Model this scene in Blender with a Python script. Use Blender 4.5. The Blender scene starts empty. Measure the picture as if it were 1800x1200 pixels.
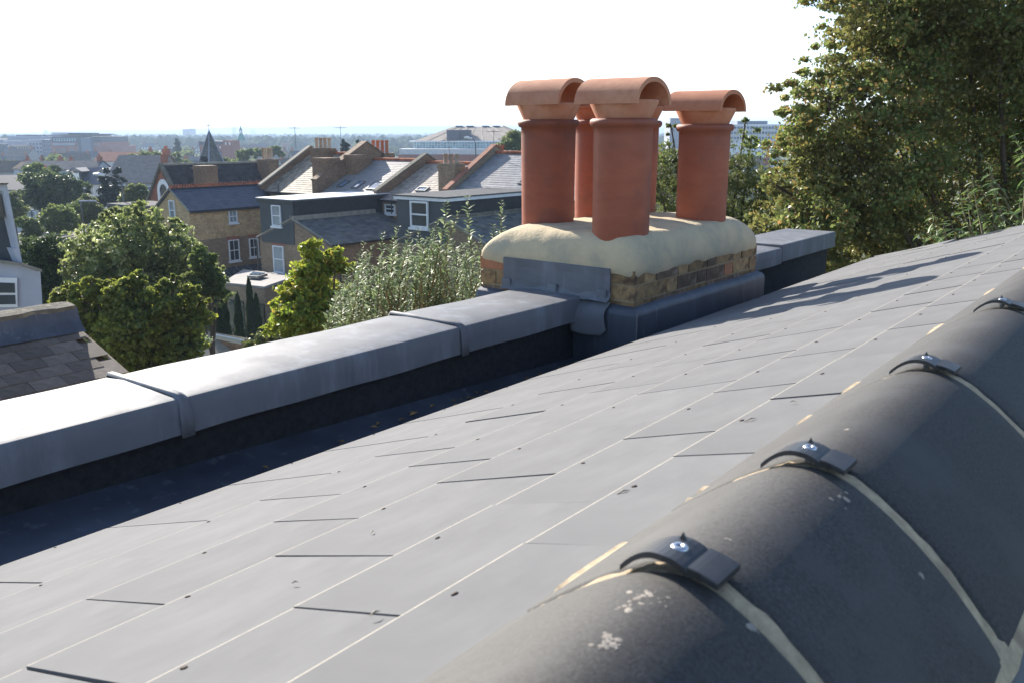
import bpy, math, random
import numpy as np
from mathutils import Vector, Matrix
from mathutils import noise as mnoise

# ------------------------------------------------------------------ camera / light
FP, CX, CY = 1562.0, 900.0, 600.0
PITCH = math.atan(362 / FP)
TH = math.atan(1240 / math.hypot(FP, 362))       # ridge direction, right of the camera heading
SC = bpy.context.scene
COL = SC.collection
cam_d = bpy.data.cameras.new('camera'); cam = bpy.data.objects.new('camera', cam_d); COL.objects.link(cam)
cam_d.sensor_width = 36.0; cam_d.lens = 36.0 * FP / 1800.0
cam_d.clip_start = 0.03; cam_d.clip_end = 60000
cam.location = (0, 0, 0); cam.rotation_euler = (math.pi / 2 - PITCH, 0, 0)
cam_d.dof.use_dof = True; cam_d.dof.focus_distance = 4.6; cam_d.dof.aperture_fstop = 16
SC.camera = cam

SUN_EL = math.radians(26)
SUN_AZ = TH - math.atan2(.934, .358)                # from heading (+Y), positive to the right
world = bpy.data.worlds.new('World'); SC.world = world; world.use_nodes = True
wn = world.node_tree; wn.nodes.clear()
sky = wn.nodes.new('ShaderNodeTexSky'); sky.sky_type = 'NISHITA'; sky.sun_disc = False
sky.sun_elevation = SUN_EL; sky.sun_rotation = SUN_AZ
sky.altitude = 50; sky.air_density = 0.8; sky.dust_density = 0.7; sky.ozone_density = 1.2
bg = wn.nodes.new('ShaderNodeBackground'); bg.inputs[1].default_value = 0.122
wo = wn.nodes.new('ShaderNodeOutputWorld')
wn.links.new(sky.outputs[0], bg.inputs[0]); wn.links.new(bg.outputs[0], wo.inputs[0])
sd = bpy.data.lights.new('sun', 'SUN'); sd.energy = 5.0; sd.angle = math.radians(0.53); sd.color = (1, .93, .82)
sun = bpy.data.objects.new('sun', sd); COL.objects.link(sun)
sdir = Vector((math.sin(SUN_AZ) * math.cos(SUN_EL), math.cos(SUN_AZ) * math.cos(SUN_EL), math.sin(SUN_EL)))
sun.rotation_euler = sdir.to_track_quat('Z', 'Y').to_euler()
sun.location = sdir * 50
SC.view_settings.view_transform = 'Standard'; SC.view_settings.look = 'None'
SC.view_settings.gamma = 1; SC.view_settings.use_curve_mapping = False
SC.view_settings.exposure = 1.2
SC.render.engine = 'CYCLES'

# ------------------------------------------------------------------ frame: a across the ridge (right +), b along it, z up
ct, st = math.cos(TH), math.sin(TH)
cp, sp = math.cos(PITCH), math.sin(PITCH)
def ray(x, y):
    u = (x - CX) / FP; v = -(y - CY) / FP
    X, Y, Z = u, cp + v * sp, -sp + v * cp
    return (X * ct - Y * st, X * st + Y * ct, Z, Y)
def PX(x, y, a=None, b=None, z=None, Y=None):
    r = ray(x, y)
    t = a / r[0] if a is not None else b / r[1] if b is not None else z / r[2] if z is not None else Y / r[3]
    return (r[0] * t, r[1] * t, r[2] * t)
def W(p):
    return Vector((p[0] * ct + p[1] * st, -p[0] * st + p[1] * ct, p[2]))
RNG = random.Random(7)
FS = 1.27                                         # size of the near roof (slates 320 mm wide) against its drawing units

# ------------------------------------------------------------------ materials
def lin(c):
    return tuple(c) + (1,)
class NT:
    def __init__(s, name):
        s.m = bpy.data.materials.new(name); s.m.use_nodes = True; s.t = s.m.node_tree; s.t.nodes.clear()
        s.out = s.n('OutputMaterial'); s.p = s.n('BsdfPrincipled')
        s.l(s.p.outputs[0], s.out.inputs[0])
    def n(s, k, **kw):
        nd = s.t.nodes.new('ShaderNode' + k)
        for a, v in kw.items(): setattr(nd, a, v)
        return nd
    def l(s, a, b): s.t.links.new(a, b)
    def coord(s, scale=1, stretch=(1, 1, 1)):
        tc = s.n('TexCoord'); mp = s.n('Mapping'); mp.inputs['Scale'].default_value = tuple(scale * q for q in stretch)
        s.l(tc.outputs['Object'], mp.inputs[0]); return mp.outputs[0]
    def noise(s, scale, detail=5, rough=.6, stretch=(1, 1, 1)):
        nd = s.n('TexNoise'); nd.inputs['Scale'].default_value = 1; nd.inputs['Detail'].default_value = detail
        nd.inputs['Roughness'].default_value = rough
        s.l(s.coord(scale, stretch), nd.inputs['Vector']); return nd.outputs['Fac']
    def ramp(s, fac, stops):
        r = s.n('ValToRGB'); e = r.color_ramp.elements
        while len(e) < len(stops): e.new(.5)
        for q, (p, c) in zip(e, stops):
            q.position = p; q.color = lin(c) if not isinstance(c, (int, float)) else (c, c, c, 1)
        s.l(fac, r.inputs[0]); return r.outputs[0]
    def mix(s, fac, a, b, mode='MIX'):
        m = s.n('MixRGB', blend_type=mode)
        for i, v in ((0, fac), (1, a), (2, b)):
            if isinstance(v, (int, float)): m.inputs[i].default_value = v if i == 0 else (v, v, v, 1)
            elif isinstance(v, tuple): m.inputs[i].default_value = lin(v[:3])
            else: s.l(v, m.inputs[i])
        return m.outputs[0]
    def math(s, op, a, b=None):
        m = s.n('Math', operation=op)
        for i, v in ((0, a), (1, b)):
            if v is None: continue
            if isinstance(v, (int, float)): m.inputs[i].default_value = v
            else: s.l(v, m.inputs[i])
        return m.outputs[0]
    def bump(s, h, strength, dist=.01):
        b = s.n('Bump'); b.inputs['Strength'].default_value = strength; b.inputs['Distance'].default_value = dist
        s.l(h, b.inputs['Height']); s.l(b.outputs[0], s.p.inputs['Normal'])
    def rnd(s):
        g = s.n('NewGeometry'); o = s.n('ObjectInfo')
        return s.math('FRACT', s.math('ADD', g.outputs['Random Per Island'], o.outputs['Random']))
def surf(name, c1, c2, scale=8, rough=.7, metal=0, spec=.5, bump=0, bscale=None, bdist=.005, var=0, stretch=(1, 1, 1), stain=None, stscale=1.5, rlo=None, lo=.35, hi=.65, ctr=None):
    """two-tone noise surface; var = per-piece brightness variation; stain = colour of blotches"""
    t = NT(name)
    f = t.noise(scale, 6, .62, stretch)
    c = t.ramp(f, [(lo, c1), (hi, c2)])
    if stain:
        sf = t.noise(stscale, 4, .6)
        c = t.mix(t.ramp(sf, [(.5, 0.0), (.68, 1.0)]), c, stain)
    if var:
        r = t.rnd(); v = t.math('ADD', t.math('MULTIPLY', r, 2 * var), 1 - var)
        c = t.mix(1.0, c, t.mix(0, v, v), 'MULTIPLY') if False else _mul(t, c, v)
    t.l(c, t.p.inputs['Base Color'])
    t.p.inputs['Roughness'].default_value = rough
    if rlo is not None:
        rr = t.ramp(t.noise(scale * .6, 5, .6), [(.3, rlo), (.7, rough)]); t.l(rr, t.p.inputs['Roughness'])
    t.p.inputs['Metallic'].default_value = metal
    t.p.inputs['Specular IOR Level'].default_value = spec
    if bump: t.bump(t.noise(bscale or scale * 3, 6, .6), bump, bdist)
    return t.m
def _mul(t, c, v):
    vm = t.n('VectorMath', operation='SCALE'); t.l(c, vm.inputs[0])
    if isinstance(v, (int, float)): vm.inputs['Scale'].default_value = v
    else: t.l(v, vm.inputs['Scale'])
    return vm.outputs[0]
def brick(name, c1, c2, mortar, rough=.85, sc=1.0):
    t = NT(name); tc = t.n('TexCoord'); sx = t.n('SeparateXYZ'); t.l(tc.outputs['Object'], sx.inputs[0])
    u = t.math('ADD', sx.outputs[0], sx.outputs[1]); cb = t.n('CombineXYZ'); t.l(u, cb.inputs[0]); t.l(sx.outputs[2], cb.inputs[1])
    b = t.n('TexBrick'); t.l(cb.outputs[0], b.inputs['Vector'])
    b.inputs['Color1'].default_value = lin(c1); b.inputs['Color2'].default_value = lin(c2); b.inputs['Mortar'].default_value = lin(mortar)
    b.inputs['Scale'].default_value = 1; b.inputs['Mortar Size'].default_value = .012 * sc; b.inputs['Brick Width'].default_value = .225 * sc
    b.inputs['Row Height'].default_value = .075 * sc
    n = t.noise(.9, 5, .65); n2 = t.noise(6, 3, .6)
    c = _mul(t, b.outputs[0], t.math('ADD', t.math('MULTIPLY', n, 1.0), .5))
    c = _mul(t, c, t.math('ADD', t.math('MULTIPLY', n2, .9), .55))
    t.l(c, t.p.inputs['Base Color']); t.p.inputs['Roughness'].default_value = rough
    t.bump(b.outputs['Fac'], -.4, .02)
    return t.m
def leafmat(name, cols, trans=.35, rough=.45, clump=None, cscale=.5, spec=.4):
    t = NT(name); r = t.rnd(); k = len(cols)
    c = t.ramp(r, [((i + .5) / k, q) for i, q in enumerate(cols)])
    if clump: c = t.mix(t.ramp(t.noise(cscale, 3, .6), [(.45, 0.0), (.62, 1.0)]), c, clump)
    tc = t.noise(cscale * 3, 2, .5)
    c = _mul(t, c, t.math('ADD', t.math('MULTIPLY', tc, .8), .6))
    t.l(c, t.p.inputs['Base Color']); t.p.inputs['Roughness'].default_value = rough; t.p.inputs['Specular IOR Level'].default_value = spec
    tr = t.n('BsdfTranslucent'); t.l(_mul(t, c, 1.5), tr.inputs[0])
    mx = t.n('MixShader'); mx.inputs[0].default_value = trans
    t.l(t.p.outputs[0], mx.inputs[1]); t.l(tr.outputs[0], mx.inputs[2]); t.l(mx.outputs[0], t.out.inputs[0])
    return t.m
def glassmat(name, c, rough=.08, spec=.8):
    t = NT(name); f = t.noise(.8, 2, .5); t.l(t.ramp(f, [(.35, c), (.7, tuple(min(1, q * 1.9) for q in c))]), t.p.inputs['Base Color'])
    t.p.inputs['Roughness'].default_value = rough; t.p.inputs['Specular IOR Level'].default_value = spec
    return t.m
M = {}
M['slate'] = surf('grey_slate', (.152, .152, .154), (.182, .182, .183), 14, .9, 0, .15, .12, 240, .0007, .035, (1, .5, 1), (.15, .15, .152), 3)
M['slate_edge'] = surf('dressed_slate_edge', (.40, .36, .29), (.28, .26, .22), 60, .8, 0, .3)
M['copper'] = surf('copper_rivet', (.045, .025, .018), (.08, .05, .035), 80, .8, .1)
M['tile'] = surf('ridge_tile_concrete', (.023, .0222, .0218), (.058, .0565, .055), 420, .74, 0, .45, .6, 900, .0007, .08, (1, 1, 1), (.055, .055, .055), 12)
M['tile_speck'] = surf('mortar_smear', (.36, .32, .27), (.20, .18, .16), 120, .9, 0, .3)
M['mortar'] = surf('sand_mortar', (.50, .40, .27), (.35, .28, .19), 90, .92, 0, .2, .8, 260, .002, 0, (1, 1, 1), (.28, .22, .15), 25)
M['clip'] = surf('black_clip_plastic', (.025, .025, .027), (.04, .04, .042), 60, .38, 0, .5, .1, 200, .0005)
M['screw'] = surf('zinc_screw', (.5, .52, .56), (.68, .7, .74), 80, .3, .9)
t = NT('milled_lead')
f1 = t.noise(2.2, 5, .6); f2 = t.noise(9, 5, .65, (1, 1, .25))
c = t.ramp(f1, [(.3, (.125, .131, .145)), (.7, (.185, .191, .203))])
c = t.mix(t.ramp(f2, [(.50, 0.0), (.72, .6)]), c, (.27, .29, .325))
t.l(c, t.p.inputs['Base Color']); t.p.inputs['Metallic'].default_value = .05; t.p.inputs['Specular IOR Level'].default_value = .2
t.l(t.ramp(t.noise(5, 4, .6), [(.3, .55), (.7, .72)]), t.p.inputs['Roughness']); t.bump(t.noise(6, 4, .55), .3, .008)
M['lead'] = t.m
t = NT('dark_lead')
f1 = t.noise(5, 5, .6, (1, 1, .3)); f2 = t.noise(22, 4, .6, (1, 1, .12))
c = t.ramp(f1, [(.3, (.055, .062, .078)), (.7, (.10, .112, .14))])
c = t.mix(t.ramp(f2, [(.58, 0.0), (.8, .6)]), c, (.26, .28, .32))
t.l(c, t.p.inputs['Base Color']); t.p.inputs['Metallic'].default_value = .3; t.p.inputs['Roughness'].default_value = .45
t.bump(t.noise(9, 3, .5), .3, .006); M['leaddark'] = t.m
M['felt'] = surf('black_render', (.022, .023, .026), (.038, .039, .043), 40, .85, 0, .3, .8, 160, .004)
M['terra'] = surf('terracotta_pot', (.32, .082, .038), (.38, .105, .05), 7, .6, 0, .4, .2, 90, .002, .06, (1, 1, 2.5), (.25, .075, .045), 5)
M['terradark'] = surf('sooty_terracotta', (.34, .088, .042), (.28, .074, .037), 6, .62, 0, .4, .2, 90, .002, .0, (1, 1, 3), (.21, .065, .04), 5)
M['hood'] = surf('weathered_terracotta_hood', (.44, .19, .105), (.53, .26, .155), 18, .78, 0, .3, .6, 130, .003, .06, (1, 1, 1), (.44, .18, .10), 9)
M['hood2'] = surf('orange_terracotta_hood', (.42, .16, .08), (.49, .20, .105), 14, .7, 0, .35, .35, 120, .002, .03, (1, 1, 1), (.40, .13, .06), 8)
for k_ in ('terra', 'terradark'):
    nt_ = M[k_].node_tree; pb = next(n for n in nt_.nodes if n.type == 'BSDF_PRINCIPLED'); lk = pb.inputs['Base Color'].links[0]; src = lk.from_socket
    tc_ = nt_.nodes.new('ShaderNodeTexCoord'); sp_ = nt_.nodes.new('ShaderNodeSeparateXYZ'); nt_.links.new(tc_.outputs['Object'], sp_.inputs[0])
    mr = nt_.nodes.new('ShaderNodeMapRange'); mr.inputs[1].default_value = 1.02; mr.inputs[2].default_value = 1.26; nt_.links.new(sp_.outputs[2], mr.inputs[0])
    ns = nt_.nodes.new('ShaderNodeTexNoise'); ns.inputs['Scale'].default_value = 6; ns.inputs['Detail'].default_value = 6; nt_.links.new(tc_.outputs['Object'], ns.inputs['Vector'])
    mm_ = nt_.nodes.new('ShaderNodeMath'); mm_.operation = 'MULTIPLY'; nt_.links.new(mr.outputs[0], mm_.inputs[0]); nt_.links.new(ns.outputs['Fac'], mm_.inputs[1])
    mx_ = nt_.nodes.new('ShaderNodeMixRGB'); nt_.links.new(mm_.outputs[0], mx_.inputs[0]); nt_.links.new(src, mx_.inputs[1]); mx_.inputs[2].default_value = (.07, .035, .028, 1) if k_ == 'terradark' else (.17, .06, .04, 1)
    nt_.links.new(mx_.outputs[0], pb.inputs['Base Color'])
M['flaunch'] = surf('cream_flaunching', (.61, .49, .31), (.49, .405, .27), 7, .88, 0, .3, .7, 60, .006, 0, (1, 1, 1), (.44, .39, .28), 7)
M['stockbrick'] = surf('london_stock_brick', (.42, .28, .13), (.20, .12, .07), 22, .88, 0, .3, .9, 90, .006, .3, (1, 1, 1), (.05, .042, .038), 13)
M['redbrick'] = surf('orange_red_brick', (.44, .19, .10), (.32, .15, .08), 16, .88, 0, .3, .8, 90, .005, .2, (1, 1, 1), (.20, .12, .08), 16)
M['sootbrick'] = surf('sooty_brick', (.10, .075, .055), (.24, .15, .09), 18, .88, 0, .3, .9, 90, .006, .3, (1, 1, 1), (.30, .26, .22), 14)
M['oldmortar'] = surf('old_mortar', (.42, .33, .20), (.30, .23, .15), 50, .95, 0, .2, .7, 160, .004)
M['yellowbrick'] = brick('yellow_brick', (.60, .40, .19), (.38, .24, .11), (.44, .34, .22))
M['brownbrick'] = brick('brown_brick', (.28, .19, .115), (.18, .12, .072), (.28, .22, .15))
M['darkbrick'] = brick('dark_brick', (.25, .135, .075), (.15, .085, .05), (.20, .15, .10))
M['orangebrick'] = brick('orange_brick', (.38, .12, .06), (.30, .09, .045), (.25, .14, .09))
M['redwall'] = surf('red_brick_far', (.36, .13, .075), (.28, .10, .06), 1.2, .9)
M['greyslate'] = surf('far_grey_slate', (.19, .19, .20), (.24, .24, .245), 2, .5, 0, .5, 0, 1, .01, .18)
M['navyslate'] = surf('navy_slate', (.045, .055, .085), (.065, .078, .11), 2, .5, 0, .45, 0, 1, .01, .15)
M['oldslate'] = surf('mossy_dark_slate', (.095, .096, .10), (.16, .157, .15), 1.6, .75, 0, .4, 0, 1, .01, .30, (1, 1, 1), (.16, .16, .12), 1.2)
M['sandslate'] = surf('pale_lichened_slate', (.23, .18, .13), (.36, .30, .23), 2, .7, 0, .25, 0, 1, .01, .30)
M['paleslate'] = surf('pale_smooth_slate', (.24, .225, .22), (.29, .27, .265), 2, .6, 0, .35, 0, 1, .01, .10)
M['brownslate'] = surf('mottled_brown_slate', (.27, .22, .175), (.36, .30, .25), 2, .5, 0, .45, 0, 1, .01, .30)
M['blackslate'] = surf('black_roof_tile', (.028, .027, .03), (.05, .047, .05), 2, .8, 0, .3, 0, 1, .01, .45)
M['vslate'] = surf('slate_hung_cladding', (.045, .055, .065), (.06, .07, .08), 2, .6, 0, .4, 0, 1, .01, .12)
M['paleroof'] = surf('pale_flat_roof', (.27, .25, .24), (.34, .32, .31), 1.5, .85, 0, .15)
M['felt_roof'] = surf('grey_roof_felt', (.09, .093, .10), (.13, .132, .135), 2, .95, 0, .1)
M['darkclad'] = surf('black_cladding', (.018, .019, .024), (.03, .031, .037), 3, .55)
M['white'] = surf('white_gloss_paint', (.78, .79, .80), (.7, .72, .74), 3, .45)
M['offwhite'] = surf('off_white_render', (.62, .62, .62), (.5, .51, .52), 1, .8)
M['bluewhite'] = surf('pale_blue_render', (.46, .48, .54), (.40, .42, .48), 1.5, .85, 0, .3, .2, 60, .004)
M['redridge'] = surf('red_ridge_tile', (.40, .13, .06), (.28, .09, .045), 5, .85, 0, .3, 0, 1, .01, .3)
M['stone'] = surf('weathered_stone', (.34, .31, .25), (.22, .20, .17), 3, .9, 0, .3, .4, 12, .02)
M['concrete'] = surf('mossy_coping', (.17, .155, .125), (.11, .10, .08), 9, .92, 0, .3, .8, 30, .015, 0, (1, 1, 1), (.28, .25, .18), 6)
M['potfar'] = surf('far_clay_pot', (.46, .16, .08), (.38, .13, .07), 3, .8, 0, .3, 0, 1, .01, .25)
M['potbuff'] = surf('far_buff_pot', (.50, .38, .28), (.40, .30, .22), 3, .8, 0, .3, 0, 1, .01, .25)
M['glass'] = glassmat('window_glass', (.03, .037, .045))
M['curtain'] = glassmat('curtained_glass', (.17, .20, .22), .2)
M['skyglass'] = glassmat('rooflight_glass', (.14, .20, .27), .05, 1.0)
M['greenglass'] = glassmat('green_curtain_glass', (.20, .30, .32), .25, .6)
M['metal'] = surf('painted_steel', (.10, .11, .12), (.14, .15, .16), 4, .5, .3)
M['black'] = surf('black_metal', (.02, .02, .022), (.03, .03, .032), 5, .5)
M['verdigris'] = surf('verdigris_copper', (.22, .42, .36), (.16, .32, .28), .5, .6)
M['officeorange'] = surf('terracotta_cladding', (.38, .135, .085), (.33, .115, .07), .1, .8)
M['officeblue'] = surf('blue_grey_cladding', (.12, .15, .21), (.15, .18, .24), .1, .5)
M['officelt'] = surf('pale_grey_cladding', (.34, .36, .42), (.28, .30, .36), .1, .7)
M['officetan'] = surf('tan_cladding', (.40, .30, .20), (.34, .26, .18), .1, .8)
M['officedk'] = surf('charcoal_cladding', (.05, .055, .075), (.07, .075, .10), .1, .6)
M['theatreroof'] = surf('brown_sheet_roof', (.20, .155, .12), (.26, .21, .165), .25, .7, 0, .4)
M['wood'] = surf('weathered_timber', (.16, .12, .085), (.22, .17, .12), 6, .85, 0, .3, 0, 1, .01, .2)
M['palewood'] = surf('pale_timber', (.42, .37, .29), (.34, .30, .24), 4, .85, 0, .3, 0, 1, .01, .12)
M['bark'] = surf('bark', (.075, .055, .04), (.12, .09, .065), 14, .9, 0, .3, .8, 40, .02)
M['twig'] = surf('green_twig', (.10, .10, .045), (.16, .12, .06), 20, .7)
M['ground'] = surf('rough_grass_ground', (.06, .075, .03), (.10, .10, .055), .12, .95, 0, .2, 0, 1, .01, 0, (1, 1, 1), (.11, .10, .085), .03)
M['hill'] = surf('wooded_hill', (.035, .055, .03), (.06, .075, .04), .004, .95, 0, .2)
M['gravel'] = surf('ballast', (.16, .14, .12), (.10, .09, .08), 3, .95)
M['rail'] = surf('rail_steel', (.20, .16, .13), (.28, .24, .2), 3, .4, .6)
M['asphalt'] = surf('asphalt', (.05, .05, .052), (.07, .07, .07), 2, .9)
L = {}
L['big'] = leafmat('hornbeam_leaf', [(.125, .175, .05), (.16, .21, .055), (.24, .27, .10), (.14, .185, .05), (.32, .20, .075)], .45, .38, (.15, .145, .045), .7)
L['bright'] = leafmat('yellow_green_leaf', [(.15, .22, .03), (.21, .29, .04), (.29, .32, .045), (.11, .17, .03), (.34, .27, .05)], .5, .45, (.28, .31, .04), .8)
L['maple'] = leafmat('maple_leaf', [(.09, .125, .028), (.14, .17, .035), (.25, .25, .05), (.08, .115, .028)], .5, .45, (.24, .26, .04), .45)
L['mid'] = leafmat('birch_leaf', [(.11, .155, .04), (.145, .19, .05), (.20, .24, .075), (.085, .12, .035)], .46, .5, (.12, .135, .045), .3, .35)
L['birch'] = leafmat('pale_birch_leaf', [(.15, .20, .055), (.20, .245, .075), (.27, .30, .11), (.11, .155, .045), (.36, .37, .20)], .5, .45, (.17, .18, .06), .3, .5)
L['silver'] = leafmat('silver_leaf', [(.19, .255, .12), (.26, .32, .17), (.13, .18, .08), (.36, .40, .26)], .35, .5, None, 1, .4)
L['peach'] = leafmat('peach_leaf', [(.10, .17, .05), (.13, .20, .06), (.17, .22, .07), (.08, .13, .04)], .38, .45, None, 1, .45)
L['dark'] = leafmat('dark_leaf', [(.045, .07, .028), (.065, .095, .034), (.09, .12, .045)], .35, .5, (.085, .115, .045), .15, .25)
L['olive'] = leafmat('olive_leaf', [(.09, .13, .045), (.125, .165, .055), (.17, .195, .065)], .4, .5, (.14, .15, .055), .12, .25)
L['conifer'] = leafmat('conifer_leaf', [(.012, .026, .018), (.02, .038, .022), (.03, .05, .026)], .15, .5)
L['cypress'] = leafmat('cypress_leaf', [(.03, .055, .018), (.045, .075, .022), (.025, .045, .016)], .2, .5)
L['grass'] = leafmat('ground_leaf', [(.07, .10, .03), (.10, .13, .035), (.15, .15, .05)], .3, .5)

# ------------------------------------------------------------------ builders
def tag(o, label=None, cat=None, group=None, kind=None):
    if label: o['label'] = label
    if cat: o['category'] = cat
    if group: o['group'] = group
    if kind: o['kind'] = kind
    return o
ORG = {}
def place(o, org):
    o.location = W(org); o.rotation_euler = (0, 0, -TH)
def thing(name, org, label, cat, group=None):
    o = bpy.data.objects.new(name, None); COL.objects.link(o); o.empty_display_size = .2
    place(o, org); ORG[o] = tuple(org); return tag(o, label, cat, group)
class MB:
    def __init__(s): s.v = []; s.f = []; s.mi = []
    def add(s, vs, fs, mi=0):
        k = len(s.v); s.v += [tuple(q) for q in vs]
        for f in fs: s.f.append([k + i for i in f]); s.mi.append(mi)
        return s
    def box(s, a0, a1, b0, b1, z0, z1, mi=0):
        a0, a1 = sorted((a0, a1)); b0, b1 = sorted((b0, b1)); z0, z1 = sorted((z0, z1))
        return s.hexa([(a0, b0, z0), (a1, b0, z0), (a1, b1, z0), (a0, b1, z0), (a0, b0, z1), (a1, b0, z1), (a1, b1, z1), (a0, b1, z1)], mi)
    def hexa(s, v, mi=0):
        return s.add(v, [(0, 3, 2, 1), (4, 5, 6, 7), (0, 1, 5, 4), (1, 2, 6, 5), (2, 3, 7, 6), (3, 0, 4, 7)], mi)
    def slab(s, quad, t, mi=0):
        """quad of 4 points thickened by t along its normal"""
        p = [Vector(q) for q in quad]; n = (p[1] - p[0]).cross(p[3] - p[0]).normalized() * t
        lo, hi = (p, [q + n for q in p])
        return s.hexa(lo + hi, mi)
    def prism(s, poly, vec, mi=0):
        n = len(poly); p = [Vector(q) for q in poly]; v = Vector(vec)
        return s.add(p + [q + v for q in p], [tuple(range(n))[::-1], tuple(range(n, 2 * n))] + [(i, (i + 1) % n, n + (i + 1) % n, n + i) for i in range(n)], mi)
    def tube(s, pts, rad, n=8, mi=0, cap=True):
        P = [Vector(p) for p in pts]; R = rad if isinstance(rad, (list, tuple)) else [rad] * len(P); k = len(s.v)
        for i, p in enumerate(P):
            d = (P[min(i + 1, len(P) - 1)] - P[max(i - 1, 0)]).normalized()
            x = d.cross(Vector((0, 0, 1)) if abs(d.z) < .9 else Vector((1, 0, 0))).normalized(); y = d.cross(x)
            for j in range(n):
                an = 2 * math.pi * j / n; s.v.append(tuple(p + (x * math.cos(an) + y * math.sin(an)) * R[i]))
        for i in range(len(P) - 1):
            for j in range(n):
                s.f.append([k + i * n + j, k + i * n + (j + 1) % n, k + (i + 1) * n + (j + 1) % n, k + (i + 1) * n + j]); s.mi.append(mi)
        if cap:
            s.f.append([k + j for j in range(n)]); s.mi.append(mi)
            s.f.append([k + (len(P) - 1) * n + j for j in range(n)][::-1]); s.mi.append(mi)
        return s
    def lathe(s, c, prof, n=32, mi=0):
        k = len(s.v)
        for r, z in prof:
            for j in range(n):
                an = 2 * math.pi * j / n; s.v.append((c[0] + r * math.cos(an), c[1] + r * math.sin(an), c[2] + z))
        for i in range(len(prof) - 1):
            for j in range(n):
                s.f.append([k + i * n + j, k + i * n + (j + 1) % n, k + (i + 1) * n + (j + 1) % n, k + (i + 1) * n + j]); s.mi.append(mi)
        return s
    def grid(s, P, nu, nv, mi=0):
        k = len(s.v); s.v += [tuple(q) for q in P]
        for i in range(nu - 1):
            for j in range(nv - 1):
                s.f.append([k + i * nv + j, k + (i + 1) * nv + j, k + (i + 1) * nv + j + 1, k + i * nv + j + 1]); s.mi.append(mi)
        return s
    def mesh(s, name, mats, org=(0, 0, 0), smooth=False):
        me = bpy.data.meshes.new(name)
        me.from_pydata([(x - org[0], y - org[1], z - org[2]) for x, y, z in s.v], [], s.f)
        for m in (mats if isinstance(mats, (list, tuple)) else [mats]): me.materials.append(m)
        me.polygons.foreach_set('material_index', s.mi)
        if smooth: me.polygons.foreach_set('use_smooth', [True] * len(s.f))
        me.update(); return me
    def build(s, name, mats, parent=None, smooth=False, org=None, bevel=0, kind=None, label=None, autos=None):
        root = parent
        while root is not None and root.parent is not None: root = root.parent
        o0 = ORG[root] if root is not None else (org or (0, 0, 0))
        o = bpy.data.objects.new(name, s.mesh(name, mats, o0, smooth)); COL.objects.link(o)
        if parent is not None: o.parent = parent
        else: place(o, o0); ORG[o] = tuple(o0)
        if bevel:
            md = o.modifiers.new('bevel', 'BEVEL'); md.width = bevel; md.segments = 2; md.limit_method = 'ANGLE'
        if kind: o['kind'] = kind
        if label: o['label'] = label
        return o
def smooth_by_angle(o, ang=35):
    o.data.set_sharp_from_angle(angle=math.radians(ang))
def inst(name, mesh, parent, loc, rot=(0, 0, 0), scale=(1, 1, 1), label=None):
    """loc in the parent's own coordinates"""
    o = bpy.data.objects.new(name, mesh); COL.objects.link(o); o.parent = parent
    o.location = loc; o.rotation_euler = rot; o.scale = scale
    if label: o['label'] = label
    return o
def rel(root, p): q = ORG[root]; return (p[0] - q[0], p[1] - q[1], p[2] - q[2])

# ------------------------------------------------------------------ foliage
def leaf_arrays(cen, size, aspect, rs, up=.3, dirs=None, fold=.0):
    n = len(cen)
    if dirs is None:
        d = rs.normal(size=(n, 3)); d[:, 2] -= .25
    else: d = dirs
    d /= np.linalg.norm(d, axis=1)[:, None] + 1e-9
    nn = rs.normal(size=(n, 3)); nn[:, 2] += up * 3
    s = np.cross(d, nn); s /= np.linalg.norm(s, axis=1)[:, None] + 1e-9
    L_ = (size * rs.uniform(.65, 1.3, n))[:, None]
    up_ = np.cross(s, d)
    v = np.empty((n, 4, 3))
    v[:, 0] = cen - d * L_ * .5; v[:, 2] = cen + d * L_ * .5 
    v[:, 1] = cen + s * L_ * aspect * .5 - d * L_ * .06 + up_ * L_ * fold; v[:, 3] = cen - s * L_ * aspect * .5 - d * L_ * .06 + up_ * L_ * fold
    return v.reshape(-1, 3)
def quad_mesh(name, v, mat):
    n = len(v) // 4; me = bpy.data.meshes.new(name)
    me.vertices.add(len(v)); me.vertices.foreach_set('co', v.astype(np.float32).ravel())
    me.loops.add(len(v)); me.loops.foreach_set('vertex_index', np.arange(len(v), dtype=np.int32))
    me.polygons.add(n); me.polygons.foreach_set('loop_start', np.arange(0, len(v), 4, dtype=np.int32))
    me.polygons.foreach_set('loop_total', np.full(n, 4, dtype=np.int32))
    me.materials.append(mat); me.update(calc_edges=True); return me
def crown_points(lobes, n, rs, clump=.22, per=45, shell=.45, squash=.75):
    """leaf centres grouped in clumps that fill the outer part of each lobe"""
    vol = np.array([l[3] ** 2 for l in lobes]); vol /= vol.sum(); out = []
    for l, w in zip(lobes, vol):
        k = max(4, int(n * w / per)); r = l[3]
        d = rs.normal(size=(k, 3)); d /= np.linalg.norm(d, axis=1)[:, None]
        rad = (shell + (1 - shell) * rs.uniform(0, 1, k) ** .6)
        rad *= 1 + .16 * np.sin(d[:, 0] * 7 + l[0] * 3) * np.cos(d[:, 2] * 6 + l[1]) + rs.normal(size=k) * .05
        c = np.array(l[:3]) + d * rad[:, None] * r * np.array([1, 1, squash if len(l) < 5 else l[4]])
        cr = clump * r * rs.uniform(.5, 1.3, k)
        q = rs.normal(size=(k, per, 3)) * cr[:, None, None] * np.array([1, 1, .55]) * .5 + c[:, None, :]
        out.append(q.reshape(-1, 3))
    return np.concatenate(out)
def px_lobes(spec, Y, rs, dspread=.5, squash=None):
    out = []
    for x, y, r in spec:
        R_ = r / FP * Y; p = PX(x, y, Y=Y + rs.uniform(-1, 1) * R_ * dspread)
        out.append((p[0], p[1], p[2], R_) if squash is None else (p[0], p[1], p[2], R_, squash))
    return out
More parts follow.
